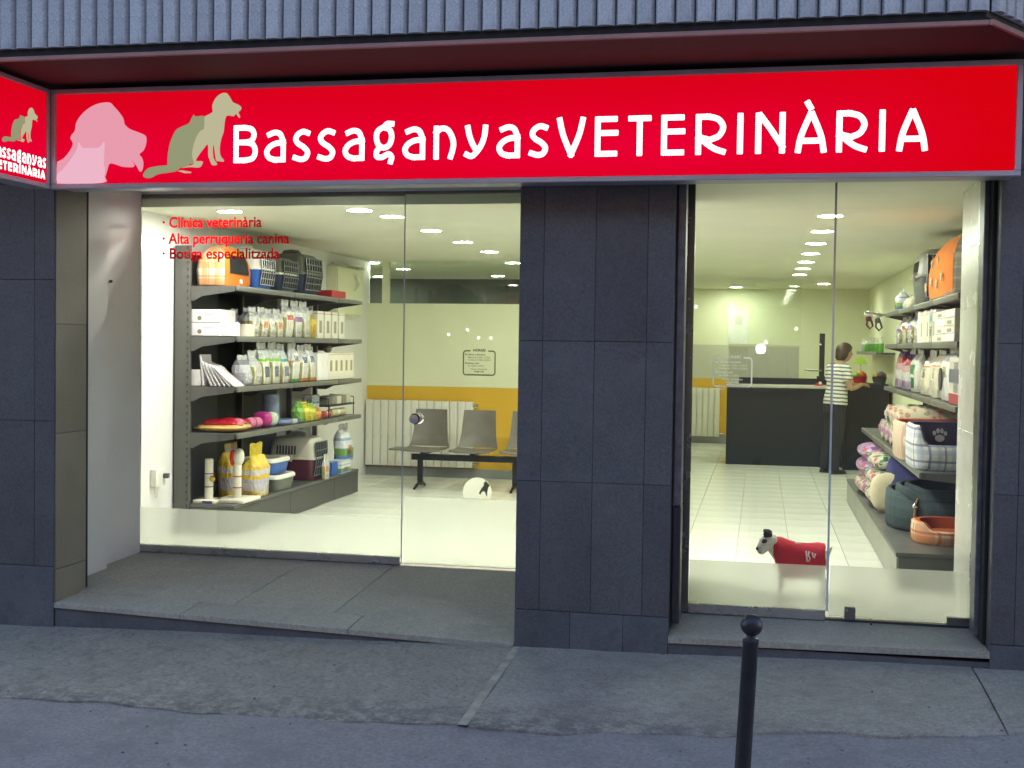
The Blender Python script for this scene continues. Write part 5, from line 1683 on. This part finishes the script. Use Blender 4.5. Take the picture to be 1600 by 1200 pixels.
for y, lv, mt, lb in FR:
    r = thing('rolled_quilt', lb, 'quilt', (1.35, y, zt), 'rolled floral quilts')
    z = zt + .095 + lv * .155
    part('roll', MB().tube([(1.10, y, z), (1.115, y, z + .002), (1.3, y + .01, z + .005), (1.62, y, z), (1.635, y, z)], [.05, .092, .098, .092, .05], 16), mt, r, 60)
    sw = [(1.095 - .004, y + (.02 + .012 * k) * math.cos(k * .7), z + (.02 + .010 * k * .85) * math.sin(k * .7)) for k in range(6)]
    part('end_fold', MB().tube(sw, .008, 6), 'floral_pink' if mt != 'floral_pink' else 'floral_purple', r, 60)
# ---- base deck
zt = .253
for i, (c, s, mt, lb) in enumerate([((1.16, 4.25, .09), (.42, .75, .17), 'floral_green', 'bottom green floral cushion in the pile nearer to the dark bed'), ((1.15, 4.28, .25), (.40, .72, .16), 'floral_green', 'middle green floral cushion in the pile nearer to the dark bed'), ((1.17, 4.32, .39), (.40, .68, .15), 'floral_green', 'top green floral cushion in the pile nearer to the dark bed'),
                                    ((1.14, 5.15, .09), (.42, .85, .18), 'floral_pink', 'bottom pink floral cushion in the pile at the far end'), ((1.14, 5.18, .26), (.40, .8, .17), 'floral_purple', 'second purple floral cushion from the bottom of the far pile'), ((1.15, 5.2, .40), (.40, .78, .15), 'floral_purple', 'purple floral cushion on top of the far pile')]):
    r = thing('floral_cushion', lb, 'cushion', (c[0], c[1], zt + c[2] - s[2] / 2), 'floral cushions on the base')
    part('cover', pillow(MB(), (c[0], c[1], zt + c[2]), s, 3.0, 26, 8, .035), mt, r, 60)
    part('piping', MB().tube([(c[0] + p[0] * 1.005, c[1] + p[1] * 1.005, zt + c[2]) for p in ring(0, 0, 0, s[1], s[0], 3.6, 26)], .006, 6, True), 'floral_pink', r, 60)
single('bolster', 'cream cushion standing on edge in front of the green floral pile', 'cushion', pillow(MB(), (1.10, 3.72, zt + .17), (.34, .12, .34), 3, 22, 8, .03), 'cream_cloth', (1.10, 3.72, zt), None, 60)
mb = MB()
pillow(mb, (0, 0, 0), (.62, .58, .10), 2.2, 28, 8, .01)
r = single('round_cushion', 'dark blue round cushion standing behind the oval green bed', 'cushion', mb, pm('indigo_cloth', (.045, .05, .16), .9, 0, .1, 14, .3, 200), (0, 0, 0), None, 60)
r.rotation_euler = (math.radians(66), 0, math.radians(-12))
r.location = (1.36, 3.66, zt + .30)
r = pet_bed((1.40, 3.02, zt), .40, .46, .29, .2, 'green_bed', 'green_lining', 'dark green oval dog bed with a leather strap, outermost of the nested set', e=2.6, floor_z=.05)
part('strap', MB().tube([(1.17, 2.60, zt + .02), (1.165, 2.585, zt + .12), (1.17, 2.59, zt + .225), (1.19, 2.63, zt + .245)], .012, 6), 'leather', None).parent = r
r.children[-1].matrix_parent_inverse = r.matrix_basis.inverted()
q = part('buckle', MB().ball((1.168, 2.578, zt + .20), (.024, .012, .02), 12, 8), 'chrome', None)
q.parent = r
q.matrix_parent_inverse = r.matrix_basis.inverted()
pet_bed((1.41, 3.04, zt + .066), .335, .39, .255, .1, 'green_bed', 'green_lining', 'dark green oval dog bed, middle one of the nested set', e=2.6, floor_z=.05)
pet_bed((1.42, 3.06, zt + .13), .275, .33, .20, .1, 'green_bed', 'green_lining', 'dark green oval dog bed, innermost of the nested set', e=2.6, floor_z=.05)
pet_bed((1.38, 2.22, zt), .28, .24, .15, .35, 'orange_bed', 'orange_lining', 'small orange and cream plaid dog bed at the near end of the base', e=2.6, floor_z=.045, thick=.07)

# ================================================================== SEATING, RADIATORS
ch = thing('waiting_bench', 'row of brown moulded seats on a black beam in front of the long radiator', 'bench', (-3.2, 6.3, 0))


def seat_shell(x, back):
    mb = MB()
    prof = [(6.02, .435), (6.04, .448), (6.25, .44), (6.42, .45)] if not back else [(6.44, .462), (6.47, .51), (6.50, .62), (6.54, .88)]
    n = 8
    rows = []
    for i, (y, z) in enumerate(prof):
        w = .235 if not back else .235 - .05 * i / 3
        rows.append([(x + w * (2 * k / n - 1), y - (.018 if not back else -.0) * 0 + (.03 * (2 * k / n - 1) ** 2 * (-1 if back else 0)), z + (.012 * (2 * k / n - 1) ** 2 if not back else 0)) for k in range(n + 1)])
    v = [p for r_ in rows for p in r_]
    m = n + 1
    t = .012
    v2 = [(p[0], p[1] + (t if back else 0), p[2] - (0 if back else t)) for p in v]
    N_ = len(v)
    fs = []
    for j in range(3):
        for k in range(n):
            a = (j * m + k, j * m + k + 1, (j + 1) * m + k + 1, (j + 1) * m + k)
            fs += [a, tuple(N_ + q for q in a)]
    for k in range(n):
        for j in (0, 3):
            fs.append((j * m + k, j * m + k + 1, N_ + j * m + k + 1, N_ + j * m + k))
    for j in range(3):
        for k in (0, n):
            fs.append((j * m + k, (j + 1) * m + k, N_ + (j + 1) * m + k, N_ + j * m + k))
    return mb.add(v + v2, fs) and mb


for x in (-3.70, -3.13, -2.56):
    part('seat', seat_shell(x, False), 'chair', ch)
    part('backrest', seat_shell(x, True), 'chair', ch)
    part('seat_bracket', MB().box(x - .03, x + .03, 6.15, 6.48, .385, .43, .004), 'black', ch)
part('beam', MB().box(-3.86, -2.3, 6.24, 6.31, .315, .384, .006), 'black', ch)
for x in (-3.76, -2.66):
    part('leg', MB().box(x - .03, x + .03, 6.25, 6.30, .03, .316, .006), 'black', ch)
    for dy in (-.24, .2):
        part('foot', MB().tube([(x, 6.275, .06), (x, 6.275 + dy * .5, .045), (x, 6.275 + dy, .012)], [.026, .02, .014], 8), 'black', ch)
part('arm_tray', MB().box(-4.07, -3.945, 6.05, 6.35, .432, .452, .006), 'chair', ch)


def radiator(name, label, x0, n, y, z0, z1, w=.098):
    r = thing(name, label, 'radiator', (x0, y, z0))
    mb = MB()
    mb.box(.0025, w - .0025, -.05, .03, 0, z1 - z0, .009, 2)
    mb.box(.018, w - .018, -.056, -.0495, .045, z1 - z0 - .045, .003)
    f = part('section', mb, 'radiator', None)
    f.parent = r
    f.location = (0, 0, 0)
    for i in range(1, n):
        share(f, r, (i * w, 0, 0))
    part('valve', MB().cyl((x0 + n * w, y - .01, z1 - .05), (x0 + n * w + .06, y - .01, z1 - .05), .022, n=12), 'chrome', r)
    part('lower_pipe', MB().tube([(x0 + n * w, y - .01, z0 + .05), (x0 + n * w + .05, y - .01, z0 + .05), (x0 + n * w + .06, y + .1, z0 + .05)], .018, 8), 'chrome', r)
    return r


radiator('radiator', 'long white column radiator behind the waiting bench', -4.80, 14, 7.46, .12, .93)
radiator('radiator', 'white radiator on the yellow dado beside the reception counter', -1.45, 8, 14.03, .12, .95)

# ================================================================== RECEPTION
rc = thing('reception_counter', 'black reception counter with a pale top and a rounded higher end', 'counter', (.4, 10.5, 0))
part('front_panel', MB().box(-.455, 1.12, 10.33, 10.36, .0, 1.085, .003), 'counter', rc)
part('side_panel', MB().box(-.455, -.425, 10.362, 10.9, 0, 1.085, .003), 'counter', rc)
part('top', MB().box(-.47, 1.12, 10.31, 10.9, 1.087, 1.125, .004), 'counter_top', rc)
part('back_ledge', MB().box(-.3, 1.1, 10.85, 10.9, 1.127, 1.215, .004), 'counter', rc)
poly = [(1.125, 0), (1.125, .92)] + [(1.125 + .22 * (1 - math.cos(a)), .95 + .22 * math.sin(a)) for a in [PI / 2 * k / 7 for k in range(8)]] + [(1.70, 1.17), (1.70, 0)]
part('rounded_end', MB().prism(poly, 'y', 10.05, 10.9), 'counter', rc)
part('drawer_handle', MB().box(1.02, 1.115, 10.318, 10.328, .79, .803, .002), 'steel', rc)
r = thing('task_lamp', 'tall dark stand with a small light at the end of the counter', 'lamp', (.86, 10.75, 1.22))
part('stand', MB().box(.82, .895, 10.86, 10.90, 1.216, 1.86, .006), 'black', r)
part('clamp', MB().box(.79, .92, 10.852, 10.908, 1.2155, 1.25, .004), 'black', r)
part('swivel', MB().tube([(.855, 10.85, 1.33), (.70, 10.84, 1.33), (.62, 10.84, 1.345)], .012, 8), 'wire_dark', r)
part('head', MB().ball((.83, 10.84, 1.70), .022, 10, 8), 'steel', r)
r = thing('tape_dispenser', 'small red tape dispenser on the counter by the woman', 'dispenser', (.80, 10.4, 1.126))
part('body', MB().prism([(.74, 1.1265), (.86, 1.1265), (.86, 1.15), (.82, 1.175), (.77, 1.16)], 'y', 10.40, 10.46), 'red_plastic', r)
part('roll', MB().cyl((.82, 10.398, 1.165), (.82, 10.462, 1.165), .02, n=14), 'cream_plastic', r)
zc = 1.171
for nm, lb, x, cols in (('toy_basket', 'red basket of bright small toys on the rounded counter end', 1.34, ((.6, .06, .03), (.62, .48, .03), (.2, .42, .03), (.62, .2, .02))), ('toy_basket', 'dark basket of small toys on the rounded counter end, next to the wall', 1.60, ((.5, .05, .04), (.3, .3, .3), (.5, .3, .05), (.1, .1, .12)))):
    r = thing(nm, lb, 'basket', (x, 10.3, zc), 'toy baskets on the counter')
    part('tub', MB().lathe([(.075, zc), (.10, zc + .09), (.105, zc + .095), (.098, zc + .095), (.07, zc + .02)], (x, 10.3), 18), 'red_plastic' if x < 1.5 else 'grey_plastic', r)
    for i, c in enumerate(cols):
        a = i * 1.7
        part('toy', MB().ball((x + .05 * math.cos(a), 10.3 + .05 * math.sin(a), zc + .115 + .02 * (i % 2)), (.042, .04, .04), 10, 7), pm('toy_%d_%d' % (i, int(x * 100)), c, .5), r)
r = thing('display_sign', 'small lime green counter sign above the red toy basket', 'sign', (1.36, 10.45, zc))
part('stem', MB().cyl((1.36, 10.45, zc), (1.36, 10.45, zc + .3), .006, n=8), 'steel', r)
part('plate', MB().prism([(1.27, zc + .27), (1.45, zc + .27), (1.42, zc + .33), (1.36, zc + .36), (1.30, zc + .33)], 'y', 10.44, 10.455), pm('lime', (.42, .62, .03), .5), r)
r = thing('paper_tray', 'grey tray of papers on the counter in front of the woman', 'tray', (1.1, 10.5, 1.126))
for k in range(3):
    part('shelf_plate', MB().box(.95, 1.11, 10.42, 10.72, 1.128 + .06 * k, 1.134 + .06 * k), 'taupe_plastic', r)
part('frame', MB().box(.944, .949, 10.42, 10.72, 1.126, 1.27), 'taupe_plastic', r)
part('papers', MB().box(.96, 1.10, 10.43, 10.70, 1.135, 1.15), 'booklet', r)
ws = thing('bottle_shelf', 'short dark wall shelf carrying green bottles at the far end of the side wall', 'shelf', (1.65, 11.5, 1.58))
part('board', MB().box(1.53, RX1 - .001, 9.9, 13.3, 1.575, 1.60), 'shelf', ws)
part('lip', MB().box(1.515, 1.529, 9.9, 13.3, 1.565, 1.612, .004), 'shelf_lip', ws)
M['bottle_green'] = bands('bottle_green', [(0, (.10, .36, .03)), (.72, (.62, .64, .5))], .2)
M['bottle_grey'] = bands('bottle_grey', [(0, (.35, .34, .36)), (.72, (.62, .62, .6))], .25)
for i in range(6):
    y = 13.0 - i * .56
    r = thing('bottle', f'{ORD[i]} bottle from the back corner on the dark wall shelf', 'bottle', (1.6, y, 1.601), 'bottles on the wall shelf')
    part('body', MB().lathe([(.036, 1.601), (.038, 1.61), (.038, 1.73), (.026, 1.76), (.014, 1.772)], (1.6, y), 14), 'bottle_grey' if i in (0,) else 'bottle_green', r)
    part('cap', MB().lathe([(.016, 1.773), (.016, 1.80), (.012, 1.81)], (1.6, y), 12), 'cream_plastic', r)
# wall bits on the long white wall
r = thing('socket_box', 'white wall box with a dark plug lead, low on the white wall by the window', 'socket', (-4.82, 2.07, .5))
part('box', MB().box(-4.819, -4.765, 2.03, 2.19, .44, .58, .008, 2), 'plastic_white', r)
part('plug', MB().box(-4.764, -4.72, 2.14, 2.18, .50, .54, .005), 'grey_plastic', r)
part('lead', MB().tube([(-4.79, 2.10, .44), (-4.79, 2.10, .40), (-4.80, 2.11, .34)], .006, 6), 'plastic_white', r)
r = thing('wall_cabinet', 'pale wall cabinet with a curved handle beyond the top of the long shelf unit', 'cabinet', (-4.7, 6.5, 2.2))
part('body', MB().box(-4.819, -4.70, 6.05, 6.95, 1.95, 2.50, .004), 'cream_wall', r)
part('door', MB().box(-4.699, -4.684, 6.06, 6.94, 1.96, 2.49, .003), 'cream_wall', r)
part('handle', MB().tube([(-4.684, 6.62, 2.42), (-4.655, 6.64, 2.40), (-4.645, 6.68, 2.33), (-4.655, 6.65, 2.27), (-4.684, 6.63, 2.24)], .014, 8), 'cream_plastic', r)
part('top_strip', MB().box(-4.715, -4.68, 5.9, 7.0, 2.503, 2.53, .003), 'steel', r)

# ================================================================== PERSON
def skin(name, verts, edges, radii, subdiv=2, root=0):
    me = bpy.data.meshes.new(name)
    me.from_pydata([Vector(v) for v in verts], edges, [])
    o = bpy.data.objects.new(name + '_src', me)
    COL.objects.link(o)
    sm = o.modifiers.new('skin', 'SKIN')
    sm.use_smooth_shade = True
    for i, r in enumerate(radii):
        me.skin_vertices[0].data[i].radius = r if isinstance(r, tuple) else (r, r)
    me.skin_vertices[0].data[root].use_root = True
    ss = o.modifiers.new('sub', 'SUBSURF')
    ss.levels = ss.render_levels = subdiv
    dg = bpy.context.evaluated_depsgraph_get()
    dg.update()
    out = bpy.data.meshes.new_from_object(o.evaluated_get(dg))
    bpy.data.objects.remove(o)
    out.name = name
    return out


def mesh_part(name, me, mat, parent, loc=(0, 0, 0)):
    me.materials.clear()
    me.materials.append(M[mat] if isinstance(mat, str) else mat)
    me.polygons.foreach_set('use_smooth', [True] * len(me.polygons))
    o = bpy.data.objects.new(name, me)
    COL.objects.link(o)
    o.parent = parent
    o.location = loc
    return o


M['skin'] = pm('skin', (.46, .26, .15), .55, 0, .08, 20)
M['hair'] = pm('brown_hair', (.045, .026, .013), .5, 0, .3, 60, .5, 150)
m_, N_, L_, out_ = new_mat('striped_shirt')
g_ = coords(N_)
s_ = N_.new('ShaderNodeSeparateXYZ')
L_.new(g_, s_.inputs[0])
wob = mth(N_, L_, 'MULTIPLY_ADD', noise(N_, L_, g_, 7, 2), .02, s_.outputs[2])
st_ = mth(N_, L_, 'LESS_THAN', mth(N_, L_, 'FRACT', mth(N_, L_, 'MULTIPLY', wob, 20)), .42)
bsdf(N_, L_, out_, mixc(N_, L_, st_, (.70, .69, .62), (.16, .16, .17)), .9, 0, .2, noise(N_, L_, g_, 25, 3), .4, .006)
M['shirt'] = m_
M['trousers'] = pm('dark_trousers', (.014, .016, .020), .85, 0, .2, 20, .4, 60)
M['shoe'] = pm('dark_shoe', (.012, .012, .012), .5)

# local frame: she faces +x, right hand side is -y; the root turns her a little away from the street
pe = thing('person', 'woman in a striped T-shirt and dark trousers working at the end of the counter', 'person', (0, 0, 0))
V = [(0, 0, .93), (.0, 0, 1.06), (.02, 0, 1.22), (.03, 0, 1.36), (.035, 0, 1.44), (.05, 0, 1.50), (.085, 0, 1.545), (.085, 0, 1.61), (.08, 0, 1.66),   # 0-8 spine, neck, head
     (.0, -.16, 1.385), (.02, -.205, 1.25), (.06, -.225, 1.13), (.17, -.20, 1.16), (.27, -.15, 1.20),   # 9-13 right arm
     (.0, .16, 1.385), (.03, .205, 1.25), (.08, .215, 1.14), (.19, .17, 1.17), (.29, .11, 1.20),       # 14-18 left arm
     (.0, -.10, .88), (.015, -.105, .50), (-.01, -.11, .10), (.0, .10, .88), (.015, .105, .50), (-.01, .11, .10), (.11, -.12, .045), (.11, .12, .045)]
E_ = [(0, 1), (1, 2), (2, 3), (3, 4), (4, 5), (5, 6), (6, 7), (7, 8), (3, 9), (9, 10), (10, 11), (11, 12), (12, 13), (3, 14), (14, 15), (15, 16), (16, 17), (17, 18), (0, 19), (19, 20), (20, 21), (21, 25), (0, 22), (22, 23), (23, 24), (24, 26)]
Rr = [(.13, .12), (.115, .10), (.13, .11), (.11, .10), .058, .052, (.085, .075), (.10, .082), (.06, .05), .058, .047, .040, .036, .028, .058, .047, .040, .036, .028, .085, .058, .042, .085, .058, .042, .035, .035]
# hands: palm and five fingers each, closed round what she sorts on the counter
for wrist, sgn in ((13, -1), (18, 1)):
    w = Vector(V[wrist])
    d = Vector((.9, -.25 * sgn, .05)).normalized()
    sd_ = d.cross(Vector((0, 0, 1))).normalized()
    base = len(V)
    V.append(tuple(w + d * .05))
    Rr.append((.030, .016))
    E_.append((wrist, base))
    for k, (off, ln) in enumerate(((-.028, .055), (-.010, .068), (.008, .064), (.026, .05))):
        i = len(V)
        V.append(tuple(w + d * .085 + sd_ * off))
        V.append(tuple(w + d * (.085 + ln * .6) + sd_ * off * 1.15 + Vector((0, 0, -.012))))
        V.append(tuple(w + d * (.085 + ln) + sd_ * off * 1.15 + Vector((0, 0, -.034))))
        Rr += [.009, .0085, .007]
        E_ += [(base, i), (i, i + 1), (i + 1, i + 2)]
    i = len(V)
    V.append(tuple(w + d * .045 - sd_ * .035 * -sgn + Vector((0, 0, -.008))))
    V.append(tuple(w + d * .08 - sd_ * .046 * -sgn + Vector((0, 0, -.02))))
    Rr += [.010, .008]
    E_ += [(base, i), (i, i + 1)]
body = mesh_part('body', skin('body', V, E_, Rr, 1), 'skin', pe)
bm = bmesh.new()
bm.from_mesh(body.data)
hb = MB()
hb.bm.free()
hb.bm = bm
hb.ball((.088, 0, 1.60), (.095, .078, .118), 18, 14)      # skull
hb.ball((.185, 0, 1.59), (.022, .014, .022), 8, 6)        # nose
for s in (-1, 1):
    hb.ball((.085, s * .078, 1.60), (.022, .012, .03), 8, 6)   # ears
bm.to_mesh(body.data)
bm.free()
body.data.polygons.foreach_set('use_smooth', [True] * len(body.data.polygons))
for s in (-1, 1):
    part('eye', MB().ball((.168, s * .032, 1.615), (.012, .014, .009), 8, 6), 'plastic_white', pe)
part('mouth', MB().ball((.175, 0, 1.545), (.008, .024, .006), 8, 5), pm('lips', (.35, .1, .09), .5), pe)
hr = MB()
rings = []
for z, kx, ky, cx in ((1.50, .045, .06, .03), (1.53, .075, .085, .035), (1.58, .098, .094, .052), (1.63, .110, .096, .066), (1.68, .102, .088, .075), (1.715, .07, .062, .078), (1.732, .03, .028, .078)):
    rings.append([(cx + kx * math.cos(2 * PI * k / 22) * (1 if math.cos(2 * PI * k / 22) < .3 else (.75 if z < 1.66 else 1)) * (1 + .04 * math.sin(k * 5 + z * 90)), ky * math.sin(2 * PI * k / 22) * (1 + .04 * math.sin(k * 7)), z + .006 * math.sin(k * 3)) for k in range(22)])
part('hair', hr.loft(rings), 'hair', pe, 60)
sh = MB()
rg = []
for z, kx, ky, cx in ((.915, .142, .178, .0), (.93, .148, .182, .0), (1.0, .142, .172, .0), (1.08, .132, .158, .005), (1.18, .136, .162, .015), (1.28, .140, .175, .02), (1.36, .125, .185, .015), (1.405, .10, .165, .02), (1.435, .075, .10, .03), (1.45, .062, .07, .035)):
    rg.append([(cx + kx * math.cos(2 * PI * k / 28), ky * math.sin(2 * PI * k / 28), z + .004 * math.sin(3 * k)) for k in range(28)])
sh.loft(rg, False, False)
for s in (-1, 1):
    sh.tube([(.01, s * .12, 1.40), (.005, s * .165, 1.385), (.015, s * .195, 1.31), (.025, s * .21, 1.235)], [.07, .074, .068, .064], 14)
part('striped_shirt', sh, 'shirt', pe, 60)
tr_ = MB()
rg = [[(cx + kx * math.cos(2 * PI * k / 24), ky * math.sin(2 * PI * k / 24), z) for k in range(24)] for z, kx, ky, cx in ((.80, .13, .17, -.005), (.88, .138, .178, -.005), (.95, .132, .168, 0))]
tr_.loft(rg)
for s in (-1, 1):
    tr_.tube([(-.005, s * .09, .86), (.012, s * .10, .66), (.018, s * .105, .48), (-.005, s * .11, .28), (-.012, s * .11, .05)], [.092, .082, .07, .066, .064], 14)
part('trousers', tr_, 'trousers', pe, 60)
for s in (-1, 1):
    part('shoe', MB().loft([[(.05 + .135 * k0 * math.cos(2 * PI * k / 16), s * .115 + .048 * k0 * math.sin(2 * PI * k / 16), z) for k in range(16)] for z, k0 in ((.001, .96), (.012, 1), (.045, .9), (.08, .55))]), 'shoe', pe, 60)
pe.location = (.92, 9.50, 0)
pe.rotation_euler = (0, math.radians(4), math.radians(30))

# ================================================================== DOG
dgo = thing('dog', 'small white dog with a dark ear in a red coat standing behind the glass door', 'dog', (0, 0, 0))
# local: nose to -x, built at the origin (feet at z=0)
DV = [(.27, 0, .245), (.18, 0, .25), (.08, 0, .252), (.0, 0, .25), (-.045, -.005, .285), (-.072, -.02, .328), (-.098, -.036, .325), (-.130, -.064, .292), (-.156, -.088, .262),   # 0-8
      (.005, -.045, .19), (.0, -.05, .10), (.005, -.05, .03), (-.02, -.05, .014),     # 9-12 near front leg
      (.005, .045, .19), (.01, .05, .10), (.012, .05, .03), (-.012, .05, .014),       # 13-16
      (.27, -.05, .19), (.245, -.055, .125), (.30, -.055, .075), (.285, -.055, .02), (.262, -.055, .013),   # 17-21
      (.27, .05, .19), (.25, .055, .125), (.305, .055, .075), (.29, .055, .02), (.266, .055, .013),         # 22-26
      (.310, 0, .262), (.328, 0, .285), (.336, 0, .305)]                                                        # 27-29 tail
DE = [(0, 1), (1, 2), (2, 3), (3, 4), (4, 5), (5, 6), (6, 7), (7, 8), (3, 9), (9, 10), (10, 11), (11, 12), (3, 13), (13, 14), (14, 15), (15, 16), (0, 17), (17, 18), (18, 19), (19, 20), (20, 21), (0, 22), (22, 23), (23, 24), (24, 25), (25, 26), (0, 27), (27, 28), (28, 29)]
DR = [(.062, .066), (.062, .064), (.068, .074), (.062, .076), .056, .058, .056, .040, .030, .036, .020, .017, .017, .036, .020, .017, .017, .044, .026, .017, .016, .017, .044, .026, .017, .016, .017, .018, .012, .008]
M['dog_white'] = pm('dog_fur', (.66, .63, .57), .9, 0, .1, 14, .6, 160)
M['dog_dark'] = pm('dog_dark_fur', (.05, .045, .038), .9, 0, .2, 20, .6, 160)
M['dog_coat'] = pm('red_coat', (.58, .014, .035), .85, 0, .12, 16, .5, 70)
db = mesh_part('body', skin('body', DV, DE, DR, 2), 'dog_white', dgo)


def on_dog(p, d):
    """point of the skin met first when looking at p against direction d"""
    d = Vector(d).normalized()
    tree_pts = [v.co for v in db.data.vertices]
    best = max((q for q in tree_pts if (q - Vector(p) - d * (q - Vector(p)).dot(d)).length < .016 and (q - Vector(p)).dot(d) > -.02), key=lambda q: q.dot(d), default=Vector(p))
    return best


tip = max((v.co for v in db.data.vertices if v.co.x < -.10 and v.co.z > .2), key=lambda q: q.dot(Vector((-.75, -.62, -.12))))
part('nose', MB().ball(tip + Vector((.003, .002, .004)), (.013, .013, .011), 12, 8), 'black', dgo)
q = on_dog((-.150, -.085, .262), (-.2, -.9, -.3))
part('mouth', MB().ball(q + Vector((.004, .002, -.004)), (.015, .005, .003), 8, 5), 'dog_dark', dgo)
q = on_dog((-.104, -.040, .332), (-.25, -.95, .15))
part('eye_patch', MB().ball(q + Vector((.004, .010, .004)), (.020, .014, .018), 12, 8), 'dog_dark', dgo)
part('eye', MB().ball(q + Vector((-.006, -.002, .002)), (.007, .006, .007), 8, 6), 'black', dgo)
q = on_dog((-.108, -.034, .332), (-.95, .3, .15))
part('eye', MB().ball(q + Vector((.002, 0, 0)), (.007, .007, .007), 8, 6), 'black', dgo)
for y0, dy in ((-.055, -.012), (.02, .012)):
    part('ear', MB().loft([[(-.095 + .028 * math.cos(a), y0 + .012 * math.sin(a), .355) for a in [2 * PI * k / 10 for k in range(10)]], [(-.088 + .026 * math.cos(a), y0 + dy + .010 * math.sin(a), .380) for a in [2 * PI * k / 10 for k in range(10)]], [(-.102 + .020 * math.cos(a), y0 + 2 * dy + .007 * math.sin(a), .390) for a in [2 * PI * k / 10 for k in range(10)]], [(-.118 + .008 * math.cos(a), y0 + 2 * dy + .004 * math.sin(a), .372) for a in [2 * PI * k / 10 for k in range(10)]]]), 'dog_dark', dgo, 60)
rows = []
for x, zc_, kz, ky in ((-.052, .290, .064, .064), (-.035, .268, .086, .078), (.0, .226, .128, .098), (.06, .210, .124, .094), (.12, .210, .113, .080), (.19, .214, .108, .081), (.25, .220, .106, .098), (.285, .230, .095, .100), (.292, .232, .090, .098)):
    rows.append([(x + .004 * math.sin(5 * k), ky * math.cos(2 * PI * k / 26), zc_ + kz * math.sin(2 * PI * k / 26) + .004 * math.sin(3 * k + x * 60)) for k in range(26)])
cd = MB().loft(rows, False, False)
part('coat', cd, 'dog_coat', dgo, 60)
part('collar_band', MB().tube([(-.052 + .005, .066 * math.cos(2 * PI * k / 24), .290 + .066 * math.sin(2 * PI * k / 24)) for k in range(24)], .008, 8, True), 'dog_coat', dgo, 60)
for i, pts in enumerate(([(.165, .285), (.168, .25), (.172, .222)], [(.185, .283), (.178, .262), (.19, .243), (.182, .222)], [(.205, .277), (.21, .25)], [(.225, .272), (.217, .245)])):
    part('coat_letter', MB().tube([(x, -.0765 - .0095 + (abs(z - .245) ** 2) * 9, z) for x, z in pts], .0055, 6), 'vinyl_white', dgo, 60)
part('coat_stripe', MB().tube([(.09, -.02, .322), (.13, -.02, .322)], .008, 6), 'vinyl_white', dgo, 60)
dgo.location = (.16, 1.25, .001)
dgo.scale = (.96, 1.15, 1.07)
